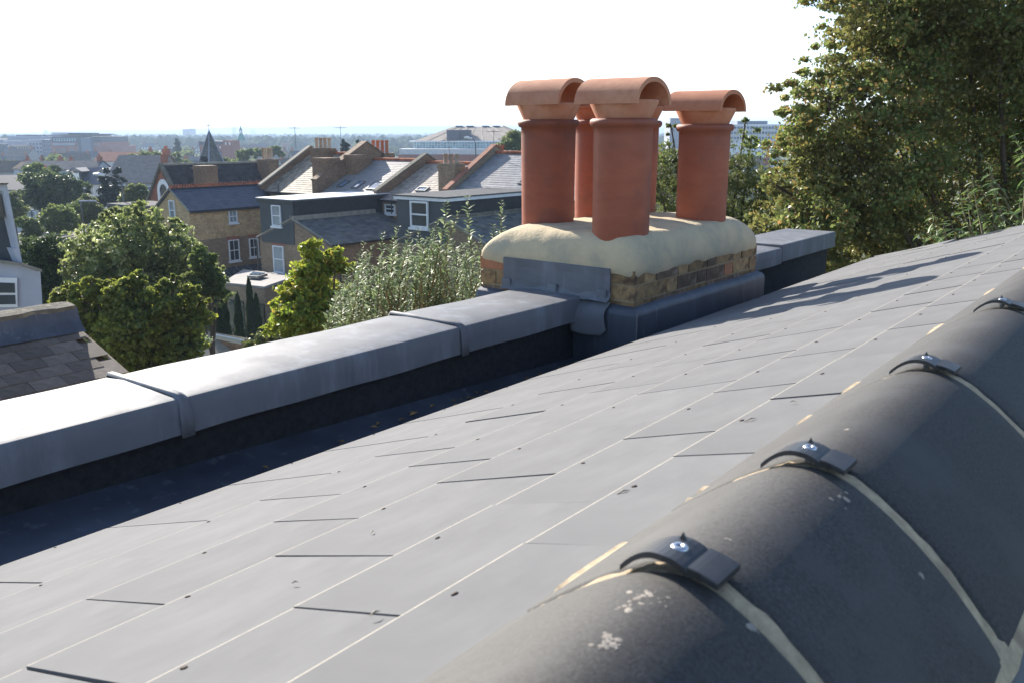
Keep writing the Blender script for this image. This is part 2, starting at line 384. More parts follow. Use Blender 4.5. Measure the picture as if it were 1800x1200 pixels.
def tree(name, label, cat, lobes, n, size, mat, zg, group=None, seed=1, trunk=.12, base=None, aspect=.6, clump=.22, per=45, up=.3, shell=.45, squash=.75, limbs=True, kids=('crown', 'trunk'), bark=None):
    rs = np.random.RandomState(seed)
    c = np.mean([l[:3] for l in lobes], axis=0)
    org = (base[0], base[1], zg) if base else (c[0], c[1], zg)
    root = thing(name, org, label, cat, group)
    pts = crown_points(lobes, n, rs, clump, per, shell, squash) - np.array(org)
    me = quad_mesh(kids[0], leaf_arrays(pts, size, aspect, rs, up), mat)
    inst(kids[0], me, root, (0, 0, 0))
    m = MB(); r0 = Vector(org)
    fork = Vector((org[0], org[1], zg + (c[2] - zg) * .55))
    top = Vector((c[0], c[1], c[2] + lobes[0][3] * .3))
    m.tube([r0, r0.lerp(fork, .5) + Vector((trunk * .3, 0, 0)), fork, fork.lerp(top, .6), top], [trunk * 1.3, trunk, trunk * .8, trunk * .45, trunk * .1], 8)
    if limbs:
        for i, l in enumerate(lobes[:14]):
            e = Vector(l[:3]); s_ = fork.lerp(top, rs.uniform(0, .5)); mid = s_.lerp(e, .5) + Vector((0, 0, l[3] * .15))
            m.tube([s_, mid, e, e + (e - s_).normalized() * l[3] * .6], [trunk * .4, trunk * .28, trunk * .15, trunk * .03], 6)
            for q in range(3):
                d = Vector(rs.normal(size=3)).normalized() * l[3] * .8; m.tube([e, e + d * .5 + Vector((0, 0, .1 * l[3])), e + d], [trunk * .12, trunk * .07, trunk * .02], 5)
    m.build(kids[1], bark or M['bark'], root, smooth=True)
    return root

# ================================================================== FOREGROUND ROOF
SL = 0.3413                                       # slope of the slates (z per a)
def zs(a): return -.190 + SL * a
house = thing('slate_roofed_house', (0, 2, -1.2), 'dark grey slate roof with black half-round ridge tiles filling the foreground', 'house')
tilt = math.atan(SL)
W_S = .2525
def slate_mesh(w, exposed, gap):
    """one slate: tail at x=0, running up the slope (+x); y across; chamfered, paler tail edge"""
    m = MB(); t_, ch, dp = .006, .0018, .0001; l = exposed + (.02 if exposed < .1 else .1); h = w / 2 - gap / 2
    m.add([(0, -h, -t_), (0, h, -t_), (0, -h, -dp), (0, h, -dp), (ch, -h, 0), (ch, h, 0), (l, -h, 0), (l, h, 0), (l, -h, -t_), (l, h, -t_)],
          [(0, 1, 9, 8), (4, 6, 7, 5), (6, 8, 9, 7), (0, 8, 6, 4, 2), (1, 3, 5, 7, 9)], 0)
    m.add([(0, -h, -t_), (0, h, -t_), (0, -h, -dp), (0, h, -dp), (ch, -h, 0), (ch, h, 0)], [(0, 2, 3, 1), (2, 4, 5, 3)], 1)
    return m.mesh('slate', [M['slate'], M['slate_edge']])
rv = MB(); rv.lathe((0, 0, 0), [(.0001, .0009), (.0022, .0008), (.0032, .0002), (.0032, -.004)], 10); rivet_me = rv.mesh('rivet', M['copper'], smooth=True)
tails = [-.390, -.523, -.720, -.908, -1.135, -1.490]
heads = [-.300] + tails[:-1]
joints = [.522, .397, .525, .412, .555, .480]
widegap = {(0, .522), (1, .397), (2, .525), (2, .2725)}
meshes = {}
for k, (ta, he, jb) in enumerate(zip(tails, heads, joints)):
    ex = (he - ta) / math.cos(tilt)
    for gi, g in enumerate((.0014, .0021, .0032)): meshes[k, gi] = slate_mesh(W_S, ex, g)
    end = 5.42 if k == 5 else 4.95 if k == 4 else 4.74
    b = jb - W_S * 5 + W_S / 2
    while b + W_S / 2 < end + .1:
        gi = 2 if b < .9 and RNG.random() < .75 else RNG.choice((0, 0, 1, 2) if b < 2.2 else (0, 0, 1))
        lift = .0 + RNG.uniform(0, .0012) + .0065
        nrm = (-math.sin(tilt), math.cos(tilt))
        p = (ta + nrm[0] * lift, b + RNG.uniform(-.001, .001), zs(ta) + nrm[1] * lift)
        s_ = inst('slate', meshes[k, gi], house, rel(house, p), (RNG.uniform(-.003, .003), -tilt + .0061 / ex * RNG.uniform(.98, 1.06), RNG.uniform(-.004, .004)))
        if b - .126 > .1 or True:
            inst('rivet', rivet_me, s_, (.012 + RNG.uniform(-.003, .006), RNG.uniform(.01, .03), .0004), (RNG.uniform(-.1, .1), RNG.uniform(-.1, .1), RNG.uniform(0, 3)), (RNG.uniform(.8, 1.1), RNG.uniform(.6, .9), 1))
        b += W_S
# sheet below the slates, fascia and body of the house
m = MB(); m.slab([(-1.475, -1.6, zs(-1.475) - .012), (-1.475, 5.3, zs(-1.475) - .012), (-.19, 4.72, zs(-.19) - .012), (-.19, -1.6, zs(-.19) - .012)], .008)
m.build('roof_underlay', M['felt'], house)
m = MB(); m.box(-1.47, -1.44, -1.6, 5.30, -1.0, zs(-1.47) - .016); m.build('fascia', M['black'], house)
def UNS(m):
    m.v = [(x / FS, y / FS, z / FS) for x, y, z in m.v]; return m
m = MB(); m.box(-1.83, 1.2, -1.6, 5.9, -12.6, -1.26); m.box(-2.66, -1.832, -1.6, 7.3, -12.6, -1.36); UNS(m).build('wall', M['yellowbrick'], house)
# gutter sole in lead between roof and parapet
g = MB(); P = []
nb = 40
for i in range(nb):
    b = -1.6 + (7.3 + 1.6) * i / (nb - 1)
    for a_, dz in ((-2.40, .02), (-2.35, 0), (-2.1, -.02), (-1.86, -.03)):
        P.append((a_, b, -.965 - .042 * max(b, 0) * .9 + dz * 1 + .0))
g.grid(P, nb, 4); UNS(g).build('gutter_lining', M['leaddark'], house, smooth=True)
# verge trim at the far end
m = MB(); m.tube([(-1.5, 5.44, zs(-1.5) + .002), (-1.14, 5.0, zs(-1.14) + .004), (-1.0, 4.80, zs(-1.0) + .002), (-.25, 4.76, zs(-.25) + .002)], .006, 6); m.build('verge_strip', M['slate'], house)
# far side slope (right of the ridge)
def zr(a): return -.326 - .62 * (a + .075)
for k in range(5):
    a0 = -.12 + .17 * k
    for j in range(24):
        b = -.4 + W_S * (j + .5 * (k % 2)); 
        if b > 4.7: continue
        q = MB(); 
        q.slab([(a0, b - .125, zr(a0) - .004), (a0 + .22, b - .125, zr(a0 + .22) + .004), (a0 + .22, b + .125, zr(a0 + .22) + .004), (a0, b + .125, zr(a0) - .004)], .006)
        if (k, 'r') not in meshes: meshes[k, 'r'] = q.mesh('slate', M['slate'], (a0, b, zr(a0)))
        inst('slate', meshes[k, 'r'], house, rel(house, (a0, b, zr(a0))))
# leaf litter caught in the gutter corner
rsl = random.Random(3); m = MB()
for i in range(160):
    b_ = 3.1 + abs(rsl.gauss(0, .9)) * (-1 if rsl.random() < .3 else .5); a_ = rsl.uniform(-2.36, -1.95); z_ = -.965 - .038 * max(b_, 0) + .004; s_ = rsl.uniform(.008, .022); an = rsl.uniform(0, 6.28)
    if b_ > 3.55: continue
    c_, n_ = math.cos(an) * s_, math.sin(an) * s_
    m.add([(a_ - c_, b_ - n_, z_), (a_ + n_ * .5, b_ - c_ * .5, z_ + .006), (a_ + c_, b_ + n_, z_ + .003), (a_ - n_ * .5, b_ + c_ * .5, z_ + .008)], [(0, 1, 2, 3)])
o = m.build('leaf_litter', surf('dead_leaf', (.22, .12, .05), (.30, .19, .08), 30, .9, 0, .2, 0, 1, .01, .3), None, org=(-2.2, 3.1, -1.05)); tag(o, 'dead brown leaves caught in the gutter in front of the chimney stack', 'leaves', None, 'stuff')
# ridge tiles
prof = [(-.315, -.3005), (-.296, -.285), (-.275, -.268), (-.250, -.2495), (-.228, -.2355), (-.212, -.2275), (-.198, -.2235), (-.186, -.2225), (-.174, -.2245), (-.160, -.230), (-.142, -.241), (-.120, -.2575), (-.098, -.278), (-.080, -.298), (-.070, -.310), (-.061, -.323)]
def refine(pr, k=3):
    out = []
    for i in range(len(pr) - 1):
        p0 = pr[max(i - 1, 0)]; p1 = pr[i]; p2 = pr[i + 1]; p3 = pr[min(i + 2, len(pr) - 1)]
        for j in range(k):
            t = j / k
            out.append(tuple(.5 * ((2 * p1[q]) + (-p0[q] + p2[q]) * t + (2 * p0[q] - 5 * p1[q] + 4 * p2[q] - p3[q]) * t * t + (-p0[q] + 3 * p1[q] - 3 * p2[q] + p3[q]) * t ** 3) for q in (0, 1)))
    return out + [pr[-1]]
pf = refine(prof, 3)
def ridge_tile(b0, b1, par):
    m = MB(); n = len(pf); bs = [b0, b0 + .0018, b0 + .005] + [b0 + .005 + (b1 - b0 - .01) * i / 12 for i in range(1, 12)] + [b1 - .005, b1 - .0018, b1]
    ins = [.004, .0012, 0] + [0] * 11 + [0, .0012, .004]
    P = []
    for b, d in zip(bs, ins):
        for i, (a_, z_) in enumerate(pf):
            w = 0; e_ = mnoise.noise(Vector((a_ * 90, b0 * 7, 3))) * .0011; e_ = e_ if b < b0 + .006 else -e_ if b > b1 - .006 else 0; P.append((a_ + (-.192 - a_) * d * 1.2, b + e_, z_ - d + w))
    m.grid(P, len(bs), n)
    for e, b in ((0, b0), (1, b1)):     # end rings (thickness)
        Q = [(a_ + (-.192 - a_) * .005, b, z_ - .0035) for a_, z_ in pf] + [(a_ + (-.192 - a_) * .09, b + (.01 if e == 0 else -.01), z_ - .017) for a_, z_ in pf]
        m.grid(Q, 2, n)
    return m.build('ridge_tile', M['tile'], par, smooth=True)
rj = [-.16, .398, .594, .920, 1.32, 1.77, 2.22, 2.67, 3.12, 3.57, 4.02, 4.47, 4.74]
for i in range(len(rj) - 1):
    ridge_tile(rj[i] + (.0062 if i else 0), rj[i + 1] - .0062, house)
# mortar joints between the ridge tiles and bedding along their feet
for i, b in enumerate(rj[1:-1]):
    m = MB(); P = []
    for j in range(7):
        bb = b - .0086 + .0172 * j / 6
        for q, (a_, z_) in enumerate(pf):
            wob = RNG.uniform(-.0009, .0009); hgt = -.0016 - (.003 if j in (0, 6) else 0)
            P.append((a_ + (-.192 - a_) * .012, bb + .0012 * math.sin(q * .9 + i) + RNG.uniform(-.0006, .0006), z_ + hgt + wob))
    m.grid(P, 7, len(pf)); m.build('mortar_joint', M['mortar'], house, smooth=True)
rs = np.random.RandomState(5)
m = MB(); P = []
for j in range(500):
    b = -.3 + j * .0102; w = max(0, .0042 * math.sin(b * 9 + 1.1) * math.sin(b * 23.) - .0012 + rs.uniform(-.0006, .0009))
    a0 = -.2975 - w
    k_ = .0035 if w < .0006 else 0; P += [(a0, b, zs(a0) + .0072 - k_), (-.296, b, -.2845 + w * .15 - k_), (-.292, b, -.2822 - k_)]
m.grid(P, 500, 3); m.build('mortar_bedding', M['mortar'], house)
m = MB(); P = []
for j in range(250):
    b = -.3 + j * .0204; P += [(-.075, b, -.312), (-.064, b, -.319), (-.053 - rs.uniform(0, .003), b, -.332)]
m.grid(P, 250, 3); m.build('mortar_bedding', M['mortar'], house)
# mortar smears on the tiles
def prz(a):
    for (a0, z0), (a1, z1) in zip(pf, pf[1:]):
        if a0 <= a <= a1: return z0 + (z1 - z0) * (a - a0) / (a1 - a0)
    return -.3
def smear(x, y, r, n, seed, elong=1.0):
    rr_ = random.Random(seed); m = MB()
    best = None
    for q in range(400):
        a_ = -.31 + .22 * q / 399; r_ = ray(x, y); t_ = a_ / r_[0]; z_ = r_[2] * t_
        if abs(z_ - prz(a_)) < .0015 and best is None: best = (a_, r_[1] * t_, z_)
    if best is None: return
    for k in range(n):
        da, db = rr_.gauss(0, r), rr_.gauss(0, r * elong); s_ = rr_.uniform(.0004, .0020) * (1.4 if k < n / 5 else .7); P = []
        for j in range(7):
            an = j / 7 * 6.283; e = s_ * rr_.uniform(.6, 1.3); a_ = best[0] + da + math.cos(an) * e; b_ = best[1] + db + math.sin(an) * e
            P.append((a_, b_, prz(a_) + .0001))
        a_ = best[0] + da; P.append((a_, best[1] + db, prz(a_) + .00035))
        m.add(P, [(7, j, (j + 1) % 7) for j in range(7)])
    m.build('mortar_splash', M['tile_speck'], house)
smear(1062, 1130, .0035, 26, 1); smear(1140, 1050, .005, 26, 2); smear(1480, 872, .003, 9, 3, 2); smear(1490, 757, .002, 8, 4); smear(1325, 1106, .0012, 6, 5); smear(1110, 1065, .004, 12, 6)
smear(1620, 1015, .002, 4, 7); smear(1690, 1075, .002, 4, 8, 2); smear(1280, 950, .001, 3, 9)
# ridge clips
def clip_at(b):
    k = thing  # noqa
    m = MB(); P = []; n = 15
    for i in range(n):                                  # strap following the tile, humped
        a_ = -.228 + .052 * i / (n - 1); u = i / (n - 1)
        h = .0015 + .0068 * math.sin(min(1, u * 1.15) * math.pi) ** .8 if u < .87 else .004
        wd = .006 + .008 * min(1, u * 1.8); z0 = prz(a_) + h
        P += [(a_, b - wd, z0), (a_, b + wd, z0), (a_, b + wd, z0 + .0036), (a_, b - wd, z0 + .0036), (a_, b - wd, z0)]
    m.grid(P, n, 5); k0 = len(m.v); m.add([P[0], P[1], P[2], P[3]], [(0, 1, 2, 3)]); m.add(P[-5:-1], [(0, 3, 2, 1)])
    c = m.build('ridge_clip', M['clip'], house)
    m = MB(); P = []                                    # cross bar, curved over the crown
    for i in range(7):
        a_ = -.184 + .017 * i / 6; z0 = prz(a_) + .0045
        P += [(a_, b - .014, z0), (a_, b + .014, z0), (a_, b + .014, z0 + .0035), (a_, b - .014, z0 + .0035), (a_, b - .014, z0)]
    m.grid(P, 7, 5); m.add(P[:4], [(0, 1, 2, 3)]); m.add(P[-5:-1], [(0, 3, 2, 1)])
    m.build('cross_bar', M['clip'], c, bevel=.0006)
    m = MB(); zc = prz(-.196) + .0098
    m.lathe((-.196, b + .001, zc), [(.0001, .0008), (.0014, .0008), (.0016, .0016), (.0036, .0018), (.0048, .0008), (.005, -.001), (.003, -.010)], 20); m.build('screw', M['screw'], c, smooth=True)
    m = MB(); m.prism([(-.202, b + .009, zc - .003), (-.194, b + .009, zc - .003), (-.199, b + .010, zc + .0045)], (0, .0016, 0)); m.build('clip_tab', M['clip'], c)
for b in rj[1:-1]: clip_at(b)
house.location = house.location * FS; house.scale = (FS, FS, FS)

# ================================================================== PARAPET
par = thing('parapet_wall', (-2.56, 1, -1.2), 'low black rendered parapet wall capped with grey sheet lead beside the gutter', 'wall')
m = MB(); m.box(-2.715, -2.40, -1.6, 7.33, -1.3, -.80); m.build('wall_face', M['felt'], par)
ZT = -.768
def ztop(b): return ZT - .006 * max(0, b - 3)
def coping(b0, b1, seed):
    r = random.Random(seed); m = MB(); nb = max(6, int((b1 - b0) / .06)); P = []
    ph = r.uniform(0, 6)
    for i in range(nb + 1):
        b = b0 + (b1 - b0) * i / nb; w = .004 * math.sin(b * 5 + ph) + .0025 * math.sin(b * 13 + ph); zt = ztop(b) + w * .4
        sec = [(-2.765, zt - .10), (-2.768, zt - .012), (-2.758, zt - .002), (-2.66, zt + .004 + w * .3), (-2.5, zt + .004 - w * .3), (-2.377 + w, zt - .001), (-2.365 + w, zt - .004), (-2.360 + w, zt - .012), (-2.358 + w * .7, zt - .06), (-2.356 + w * .9, zt - .116 + w * .5), (-2.362 + w, zt - .117), (-2.40, zt - .112)]
        P += [(a_, b, z_) for a_, z_ in sec]
    m.grid(P, nb + 1, 12); n = 12
    m.add(P[:n], [tuple(range(n))]); m.add(P[-n:], [tuple(range(n))[::-1]])
    o = m.build('lead_coping', M['lead'], par, smooth=True); smooth_by_angle(o, 40)
def roll(b, wd=.035, t=.010):
    """folded lap joint wrapping over the coping"""
    m = MB(); P = []; zt = ztop(b)
    path = [(-2.772, zt - .105), (-2.776, zt - .01), (-2.762, zt + .006), (-2.6, zt + .006), (-2.45, zt + .006), (-2.385, zt + .005), (-2.364, zt - .002), (-2.354, zt - .016), (-2.350, zt - .06), (-2.349, zt - .122), (-2.360, zt - .124)]
    for j in range(9):
        u = j / 8; bb = b - .012 + wd * u; h = t * (math.sin(math.pi * min(1, u * 1.9 + .05)) if u < .5 else math.sin(math.pi * .5) * (1 - ((u - .5) / .5) ** 1.5 * .75)) * (1 if u > 0 else 0)
        for a_, z_ in path:
            s_ = 1 if a_ > -2.5 else .7
            P.append((a_ + (h * .6 * s_ if a_ > -2.39 else -h * .6 if a_ < -2.76 else 0), bb + (.010 * u if z_ < zt - .05 else 0), z_ + (h * .9 if z_ > zt - .03 else 0)))
    m.grid(P, 9, len(path)); m.build('lap_joint', M['lead'], par, smooth=True)
coping(-1.0, 1.418, 1); coping(1.43, 2.708, 2); coping(2.72, 3.63, 3); coping(5.12, 6.21, 4)
for b in (1.42, 2.71): roll(b)
# last length sits a little higher, with a closed end
m = MB(); m.box(-2.775, -2.352, 6.215, 7.365, ztop(6.3) - .105, ztop(6.3) + .022); o = m.build('lead_coping', M['lead'], par, bevel=.008)

# ================================================================== CHIMNEY STACK
A0, A1, B0, B1 = -3.03, -2.085, 3.645, 5.085
stack = thing('chimney_stack', (-2.55, 4.36, -1.2), 'short brick chimney stack with cream rounded cap, lead skirt and five terracotta pots', 'chimney')
m = MB(); m.box(A0 + .006, A1 - .006, B0 + .006, B1 - .006, -1.3, -.60); m.build('mortar_core', M['oldmortar'], stack)
bl = {}
for nm, ln in (('s', .215), ('h', .102)):
    q = MB(); q.box(-ln / 2, ln / 2, 0, .10, 0, .065); bl[nm] = q
bm = {}
for nm in ('s', 'h'):
    for mt in ('stockbrick', 'redbrick', 'sootbrick'): bm[nm, mt] = bl[nm].mesh('brick', M[mt])
def lay(p0, d, nrm_rot, L_, zc, start, wts):
    pos = 0; kind = start
    while pos < L_ - .03:
        ln = .215 if kind == 's' else .102
        base = ln; rem = L_ - pos
        if rem < ln + .07:
            kind = 's' if rem > .15 else 'h'; base = .215 if kind == 's' else .102; ln = rem
        mt = RNG.choices(('stockbrick', 'redbrick', 'sootbrick'), wts)[0]
        c = (p0[0] + d[0] * (pos + ln / 2), p0[1] + d[1] * (pos + ln / 2), zc)
        out = RNG.uniform(-.003, .004)
        n_ = (math.sin(nrm_rot), -math.cos(nrm_rot))
        o = inst('brick', bm[kind, mt], stack, rel(stack, (c[0] + n_[0] * out, c[1] + n_[1] * out, c[2] + RNG.uniform(-.002, .002))), (RNG.uniform(-.01, .01), 0, nrm_rot + RNG.uniform(-.006, .006)), (ln / base, 1, 1))
        pos += ln + .011; kind = 'h' if kind == 's' else 's'
for ci in range(4):
    zc = -.694 - .0755 * ci; s0 = 'sh'[ci % 2]; s1 = 'hs'[ci % 2]
    lay((A0, B0), (1, 0), 0, A1 - A0, zc, s0, (5, 2, 2))                       # near end
    lay((A1, B0 + .102), (0, 1), math.pi / 2, B1 - B0 - .102, zc, s1, (5, .8, 3))      # gutter side
    lay((A1 - .102, B1), (-1, 0), math.pi, A1 - A0 - .102, zc, s0, (4, 2, 2))
    lay((A0, B1 - .102), (0, -1), -math.pi / 2, B1 - B0 - .204, zc, s1, (4, 2, 2))
# flaunching: domed mortar cap
cxa, cyb = (A0 + A1) / 2, (B0 + B1) / 2; hx, hy = (A1 - A0) / 2 + .008, (B1 - B0) / 2 + .008
NP = 220
def ring(d, rc):
    out = []; hx_, hy_ = hx - d, hy - d; rc = min(rc, hx_ * .98, hy_ * .98)
    segs = [(hx_ - rc, hy_ - rc, 0), (-(hx_ - rc), hy_ - rc, 1), (-(hx_ - rc), -(hy_ - rc), 2), (hx_ - rc, -(hy_ - rc), 3)]
    pts = []
    for x, y, q in segs:
        for i in range(12):
            an = (q + i / 11) * math.pi / 2; pts.append((x + rc * math.cos(an), y + rc * math.sin(an)))
    pts.append(pts[0]); Ls = [0]
    for p, q in zip(pts, pts[1:]): Ls.append(Ls[-1] + math.hypot(q[0] - p[0], q[1] - p[1]))
    j = 0
    for i in range(NP):
        s_ = Ls[-1] * i / NP
        while Ls[j + 1] < s_: j += 1
        t = (s_ - Ls[j]) / max(1e-9, Ls[j + 1] - Ls[j]); out.append((pts[j][0] + (pts[j + 1][0] - pts[j][0]) * t, pts[j][1] + (pts[j + 1][1] - pts[j][1]) * t))
    return out
m = MB(); P = []
ds = [0, 0, .002, .006, .012, .02, .032, .048, .068, .092, .12, .155, .2, .26, .33, .4, .46]
def fl_h(d, a_, b_):
    sm = lambda t: max(0, min(1, t)) ** 2 * (3 - 2 * max(0, min(1, t)))
    R_ = .085 + .13 * sm((-2.5 - a_) / .5) + .07 * sm((b_ - 4.75) / .35); u = min(1, d / R_)
    return .148 * (1 - (1 - u) ** 2.2) ** .6 + .016 * min(1, d / .35)
for k, d in enumerate(ds):
    for i, (x, y) in enumerate(ring(d, .035 + d * .7)):
        a_, b_ = cxa + x, cyb + y
        nz = mnoise.noise(Vector((a_ * 5, b_ * 5, 1))) * .010 + mnoise.noise(Vector((a_ * 16, b_ * 16, 4))) * .004
        if k == 0: z_ = -.655 + mnoise.noise(Vector((a_ * 9, b_ * 9, 3))) * .018; x *= .985; y *= .99
        elif k == 1: z_ = -.638 + mnoise.noise(Vector((a_ * 9, b_ * 9, 3))) * .018
        else: z_ = -.618 + fl_h(d, a_, b_) + nz * min(1, d * 12 + .3)
        P.append((cxa + x * (1 + nz * .25), cyb + y * (1 + nz * .25), z_))
n0 = len(ds)
m.add(P, [(k * NP + i, k * NP + (i + 1) % NP, (k + 1) * NP + (i + 1) % NP, (k + 1) * NP + i) for k in range(n0 - 1) for i in range(NP)] + [tuple((n0 - 1) * NP + i for i in range(NP))])
m.build('flaunching', M['flaunch'], stack, smooth=True)
# lead skirt
def skirt(pts_n, name='lead_skirt'):
    """pts_n: list of (point on wall, outward unit)"""
    m = MB(); P = []
    secs = [(.004, -.795), (.012, -.800), (.026, -.806), (.037, -.818), (.042, -.84), (.043, -1.0), (.045, -1.3)]
    for (a_, b_, na, nb_) in pts_n:
        for o_, z_ in secs: 
            w = .0025 * math.sin(a_ * 17 + b_ * 11); P.append((a_ + na * (o_ + w), b_ + nb_ * (o_ + w), z_ + w))
    m.grid(P, len(pts_n), len(secs)); o = m.build(name, M['leaddark'], stack, smooth=True); smooth_by_angle(o, 50)
skirt([(A1, B0 + (B1 - B0) * i / 24, 1, -.98 if i == 0 else 1 if i == 24 else 0) for i in range(25)])
skirt([(A0 + (A1 - A0) * i / 16, B0, 1 if i == 16 else 0, -1) for i in range(17)])
skirt([(A1 - (A1 - A0) * i / 10, B1, 1 if i == 0 else 0, 1) for i in range(11)])
m = MB(); m.tube([(A1 + .043, B0 - .043, -.82), (A1 + .043, B0 - .043, -1.1)], .0035, 6); m.build('corner_seam', M['lead'], stack)
# flashing panel above the coping with three fixing tabs
m = MB(); P = []
for i in range(13):
    a_ = -2.862 + .648 * i / 12
    for j in range(5):
        z_ = -.622 - .005 * i / 12 - .145 * j / 4; P.append((a_, B0 - .016 - .003 * math.sin(i * 1.3 + j) - (.004 if j == 0 else 0), z_))
m.grid(P, 13, 5); m.add([(-2.862, B0 - .003, -.618), (-2.214, B0 - .003, -.622), (-2.862, B0 - .019, -.622), (-2.214, B0 - .019, -.627)], [(0, 1, 3, 2)])
m.box(-2.862, -2.214, B0 - .012, B0 - .004, -.767, -.625)
fp = m.build('lead_flashing', M['lead'], stack, smooth=False)
for a_ in (-2.84, -2.545, -2.255):
    m = MB(); m.box(a_ - .028, a_ + .028, B0 - .027, B0 - .018, -.775, -.728); m.build('fixing_tab', M['lead'], fp, bevel=.003)
# apron under the flashing and dressed flap over the coping end
m = MB(); P = []
for i in range(15):
    a_ = -2.862 + .655 * i / 14
    for j, (db, z_) in enumerate([(-.013, -.74), (-.018, -.758), (-.03, -.772), (-.055, -.78)]): P.append((a_, B0 + db + .002 * math.sin(i * 2.1), z_ + .003 * math.sin(i * 1.7)))
m.grid(P, 15, 4); m.build('lead_apron', M['lead'], stack, smooth=True)
m = MB(); P = []; nu, nv = 16, 16
for i in range(nu):
    u = i / (nu - 1)
    for j in range(nv):
        v = j / (nv - 1); a_ = -2.385 + u * (.185 - .012 * math.sin(v * 3.1)) + .0 * v
        lowr = -.955 + .02 * (1 - u) - (0 if u < .8 else -.035 * ((u - .8) / .2) ** 2)
        z_ = -.772 - .02 * u + (lowr + .772 + .02 * u) * v - .006 * math.sin(u * 5)
        b_ = B0 - .050 - .012 * math.sin(v * math.pi * .8) - .035 * (1 - u) * min(1, v * 2) * 1 + .028 * math.exp(-((v) / .18) ** 2)
        P.append((a_, b_, z_))
m.grid(P, nu, nv); fo = m.build('lead_flap', M['lead'], stack, smooth=True)
md = fo.modifiers.new('thick', 'SOLIDIFY'); md.thickness = .003
# pots and hoods
def pot(a_, b_, zb, ztop_, rb, rt, mat, hoodmat, hl, hoodz, hooda, seed, flare=True):
    r = random.Random(seed); n = 56; H = ztop_ - zb
    pr = [(rb, -.07), (rb, .02)]
    for i in range(1, 12): pr.append((rb + (rt - rb) * i / 12, .02 + (H - .06) * i / 12))
    pr += [(rt, H - .042), (rt + .012, H - .036), (rt + .019, H - .022), (rt + .017, H - .008), (rt + .006, H), (rt - .014, H), (rt - .02, H - .05), (rt - .022, .1)]
    m = MB(); m.lathe((a_, b_, zb), pr, n); p = m.build('chimney_pot', mat, stack, smooth=True)
    lean = r.uniform(-.008, .008)
    # cowl body: short cone carrying a half-round hood
    m = MB(); m.lathe((a_, b_, ztop_ - .004), [(rt - .012, 0), (rt - .010, .008), (rt + .022, .075), (rt + .022, .088), (rt + .008, .090), (rt - .02, .02)], n)
    m.build('cowl_base', hoodmat, p, smooth=True)
    m = MB(); no, ni, k = [], [], 26; ro, th_, ht = .168, .022, hoodz[1] - hoodz[0]
    secs = []
    for j in range(k + 1):
        an = math.pi * j / k; secs.append((math.cos(an) * ro, math.sin(an) * ht, math.cos(an) * (ro - th_), math.sin(an) * (ht - th_)))
    nl = 7; P = []; r2 = random.Random(seed + 9)
    xs = [hooda[0] + (hooda[1] - hooda[0]) * i / (nl - 1) for i in range(nl)]
    for x in xs:
        for s_ in secs: P.append((x, b_ + s_[0], hoodz[0] + s_[1] + lean * (x - a_)))
    m.grid(P, nl, k + 1); Q = []
    for x in xs:
        for s_ in secs: Q.append((x, b_ + s_[2], hoodz[0] + s_[3] + lean * (x - a_)))
    m.grid(Q, nl, k + 1)
    for i in (0, nl - 1):
        m.grid([q for q in P[i * (k + 1):(i + 1) * (k + 1)]] + [q for q in Q[i * (k + 1):(i + 1) * (k + 1)]], 2, k + 1)
    for s_ in (0, k): m.grid([P[i * (k + 1) + s_] for i in range(nl)] + [Q[i * (k + 1) + s_] for i in range(nl)], 2, nl)
    o = m.build('cowl_hood', hoodmat, p, smooth=True); smooth_by_angle(o, 40)
    md = o.modifiers.new('bevel', 'BEVEL'); md.width = .004; md.segments = 2; md.limit_method = 'ANGLE'; md.angle_limit = math.radians(45)
pot(-2.27, 3.812, -.462, .078, .140, .143, M['terra'], M['hood'], .33, (.142, .266), (-2.445, -2.105), 1)
pot(-2.84, 3.992, -.462, .080, .142, .147, M['terradark'], M['hood'], .33, (.152, .288), (-3.005, -2.665), 2)
pot(-2.27, 4.697, -.462, .060, .140, .142, M['terra'], M['hood2'], .33, (.128, .241), (-2.445, -2.105), 3)
pot(-2.84, 4.50, -.462, .085, .135, .140, M['terra'], M['hood2'], .33, (.150, .265), (-3.0, -2.67), 4)
pot(-2.80, 4.86, -.50, .085, .130, .135, M['terra'], M['hood2'], .33, (.145, .26), (-2.96, -2.64), 5)

# leaf litter on the slates
for i, (x, y, s_) in enumerate([(1318, 747, .5), (1095, 876, .45), (1393, 715, .3), (655, 945, .3), (660, 1092, .3), (520, 1035, .25)]):
    r_ = ray(x, y); t_ = -.190 / (r_[2] - SL * r_[0]); p = (r_[0] * t_ * FS, r_[1] * t_ * FS, r_[2] * t_ * FS)
    m = MB(); an = RNG.uniform(0, 3); d = Vector((math.cos(an), math.sin(an), math.cos(an) * SL)) * .012 * s_ * 1.5; c = Vector(p) + Vector((0, 0, .0085))
    m.tube([c - d, c + Vector((0, 0, .002)), c + d], [.0006, .0012, .0003], 5)
    o = m.build('dry_twig', M['palewood'], None, org=p); tag(o, 'tiny pale dry twig on the slates, ' + ['nearest the ridge tiles and farthest away', 'just left of the second ridge clip', 'highest up, close to the third ridge clip', 'left of centre on the middle slates', 'lowest, near the bottom slate joints', 'leftmost of the scattered bits'][i], 'twig', 'bits of twig on the slates')

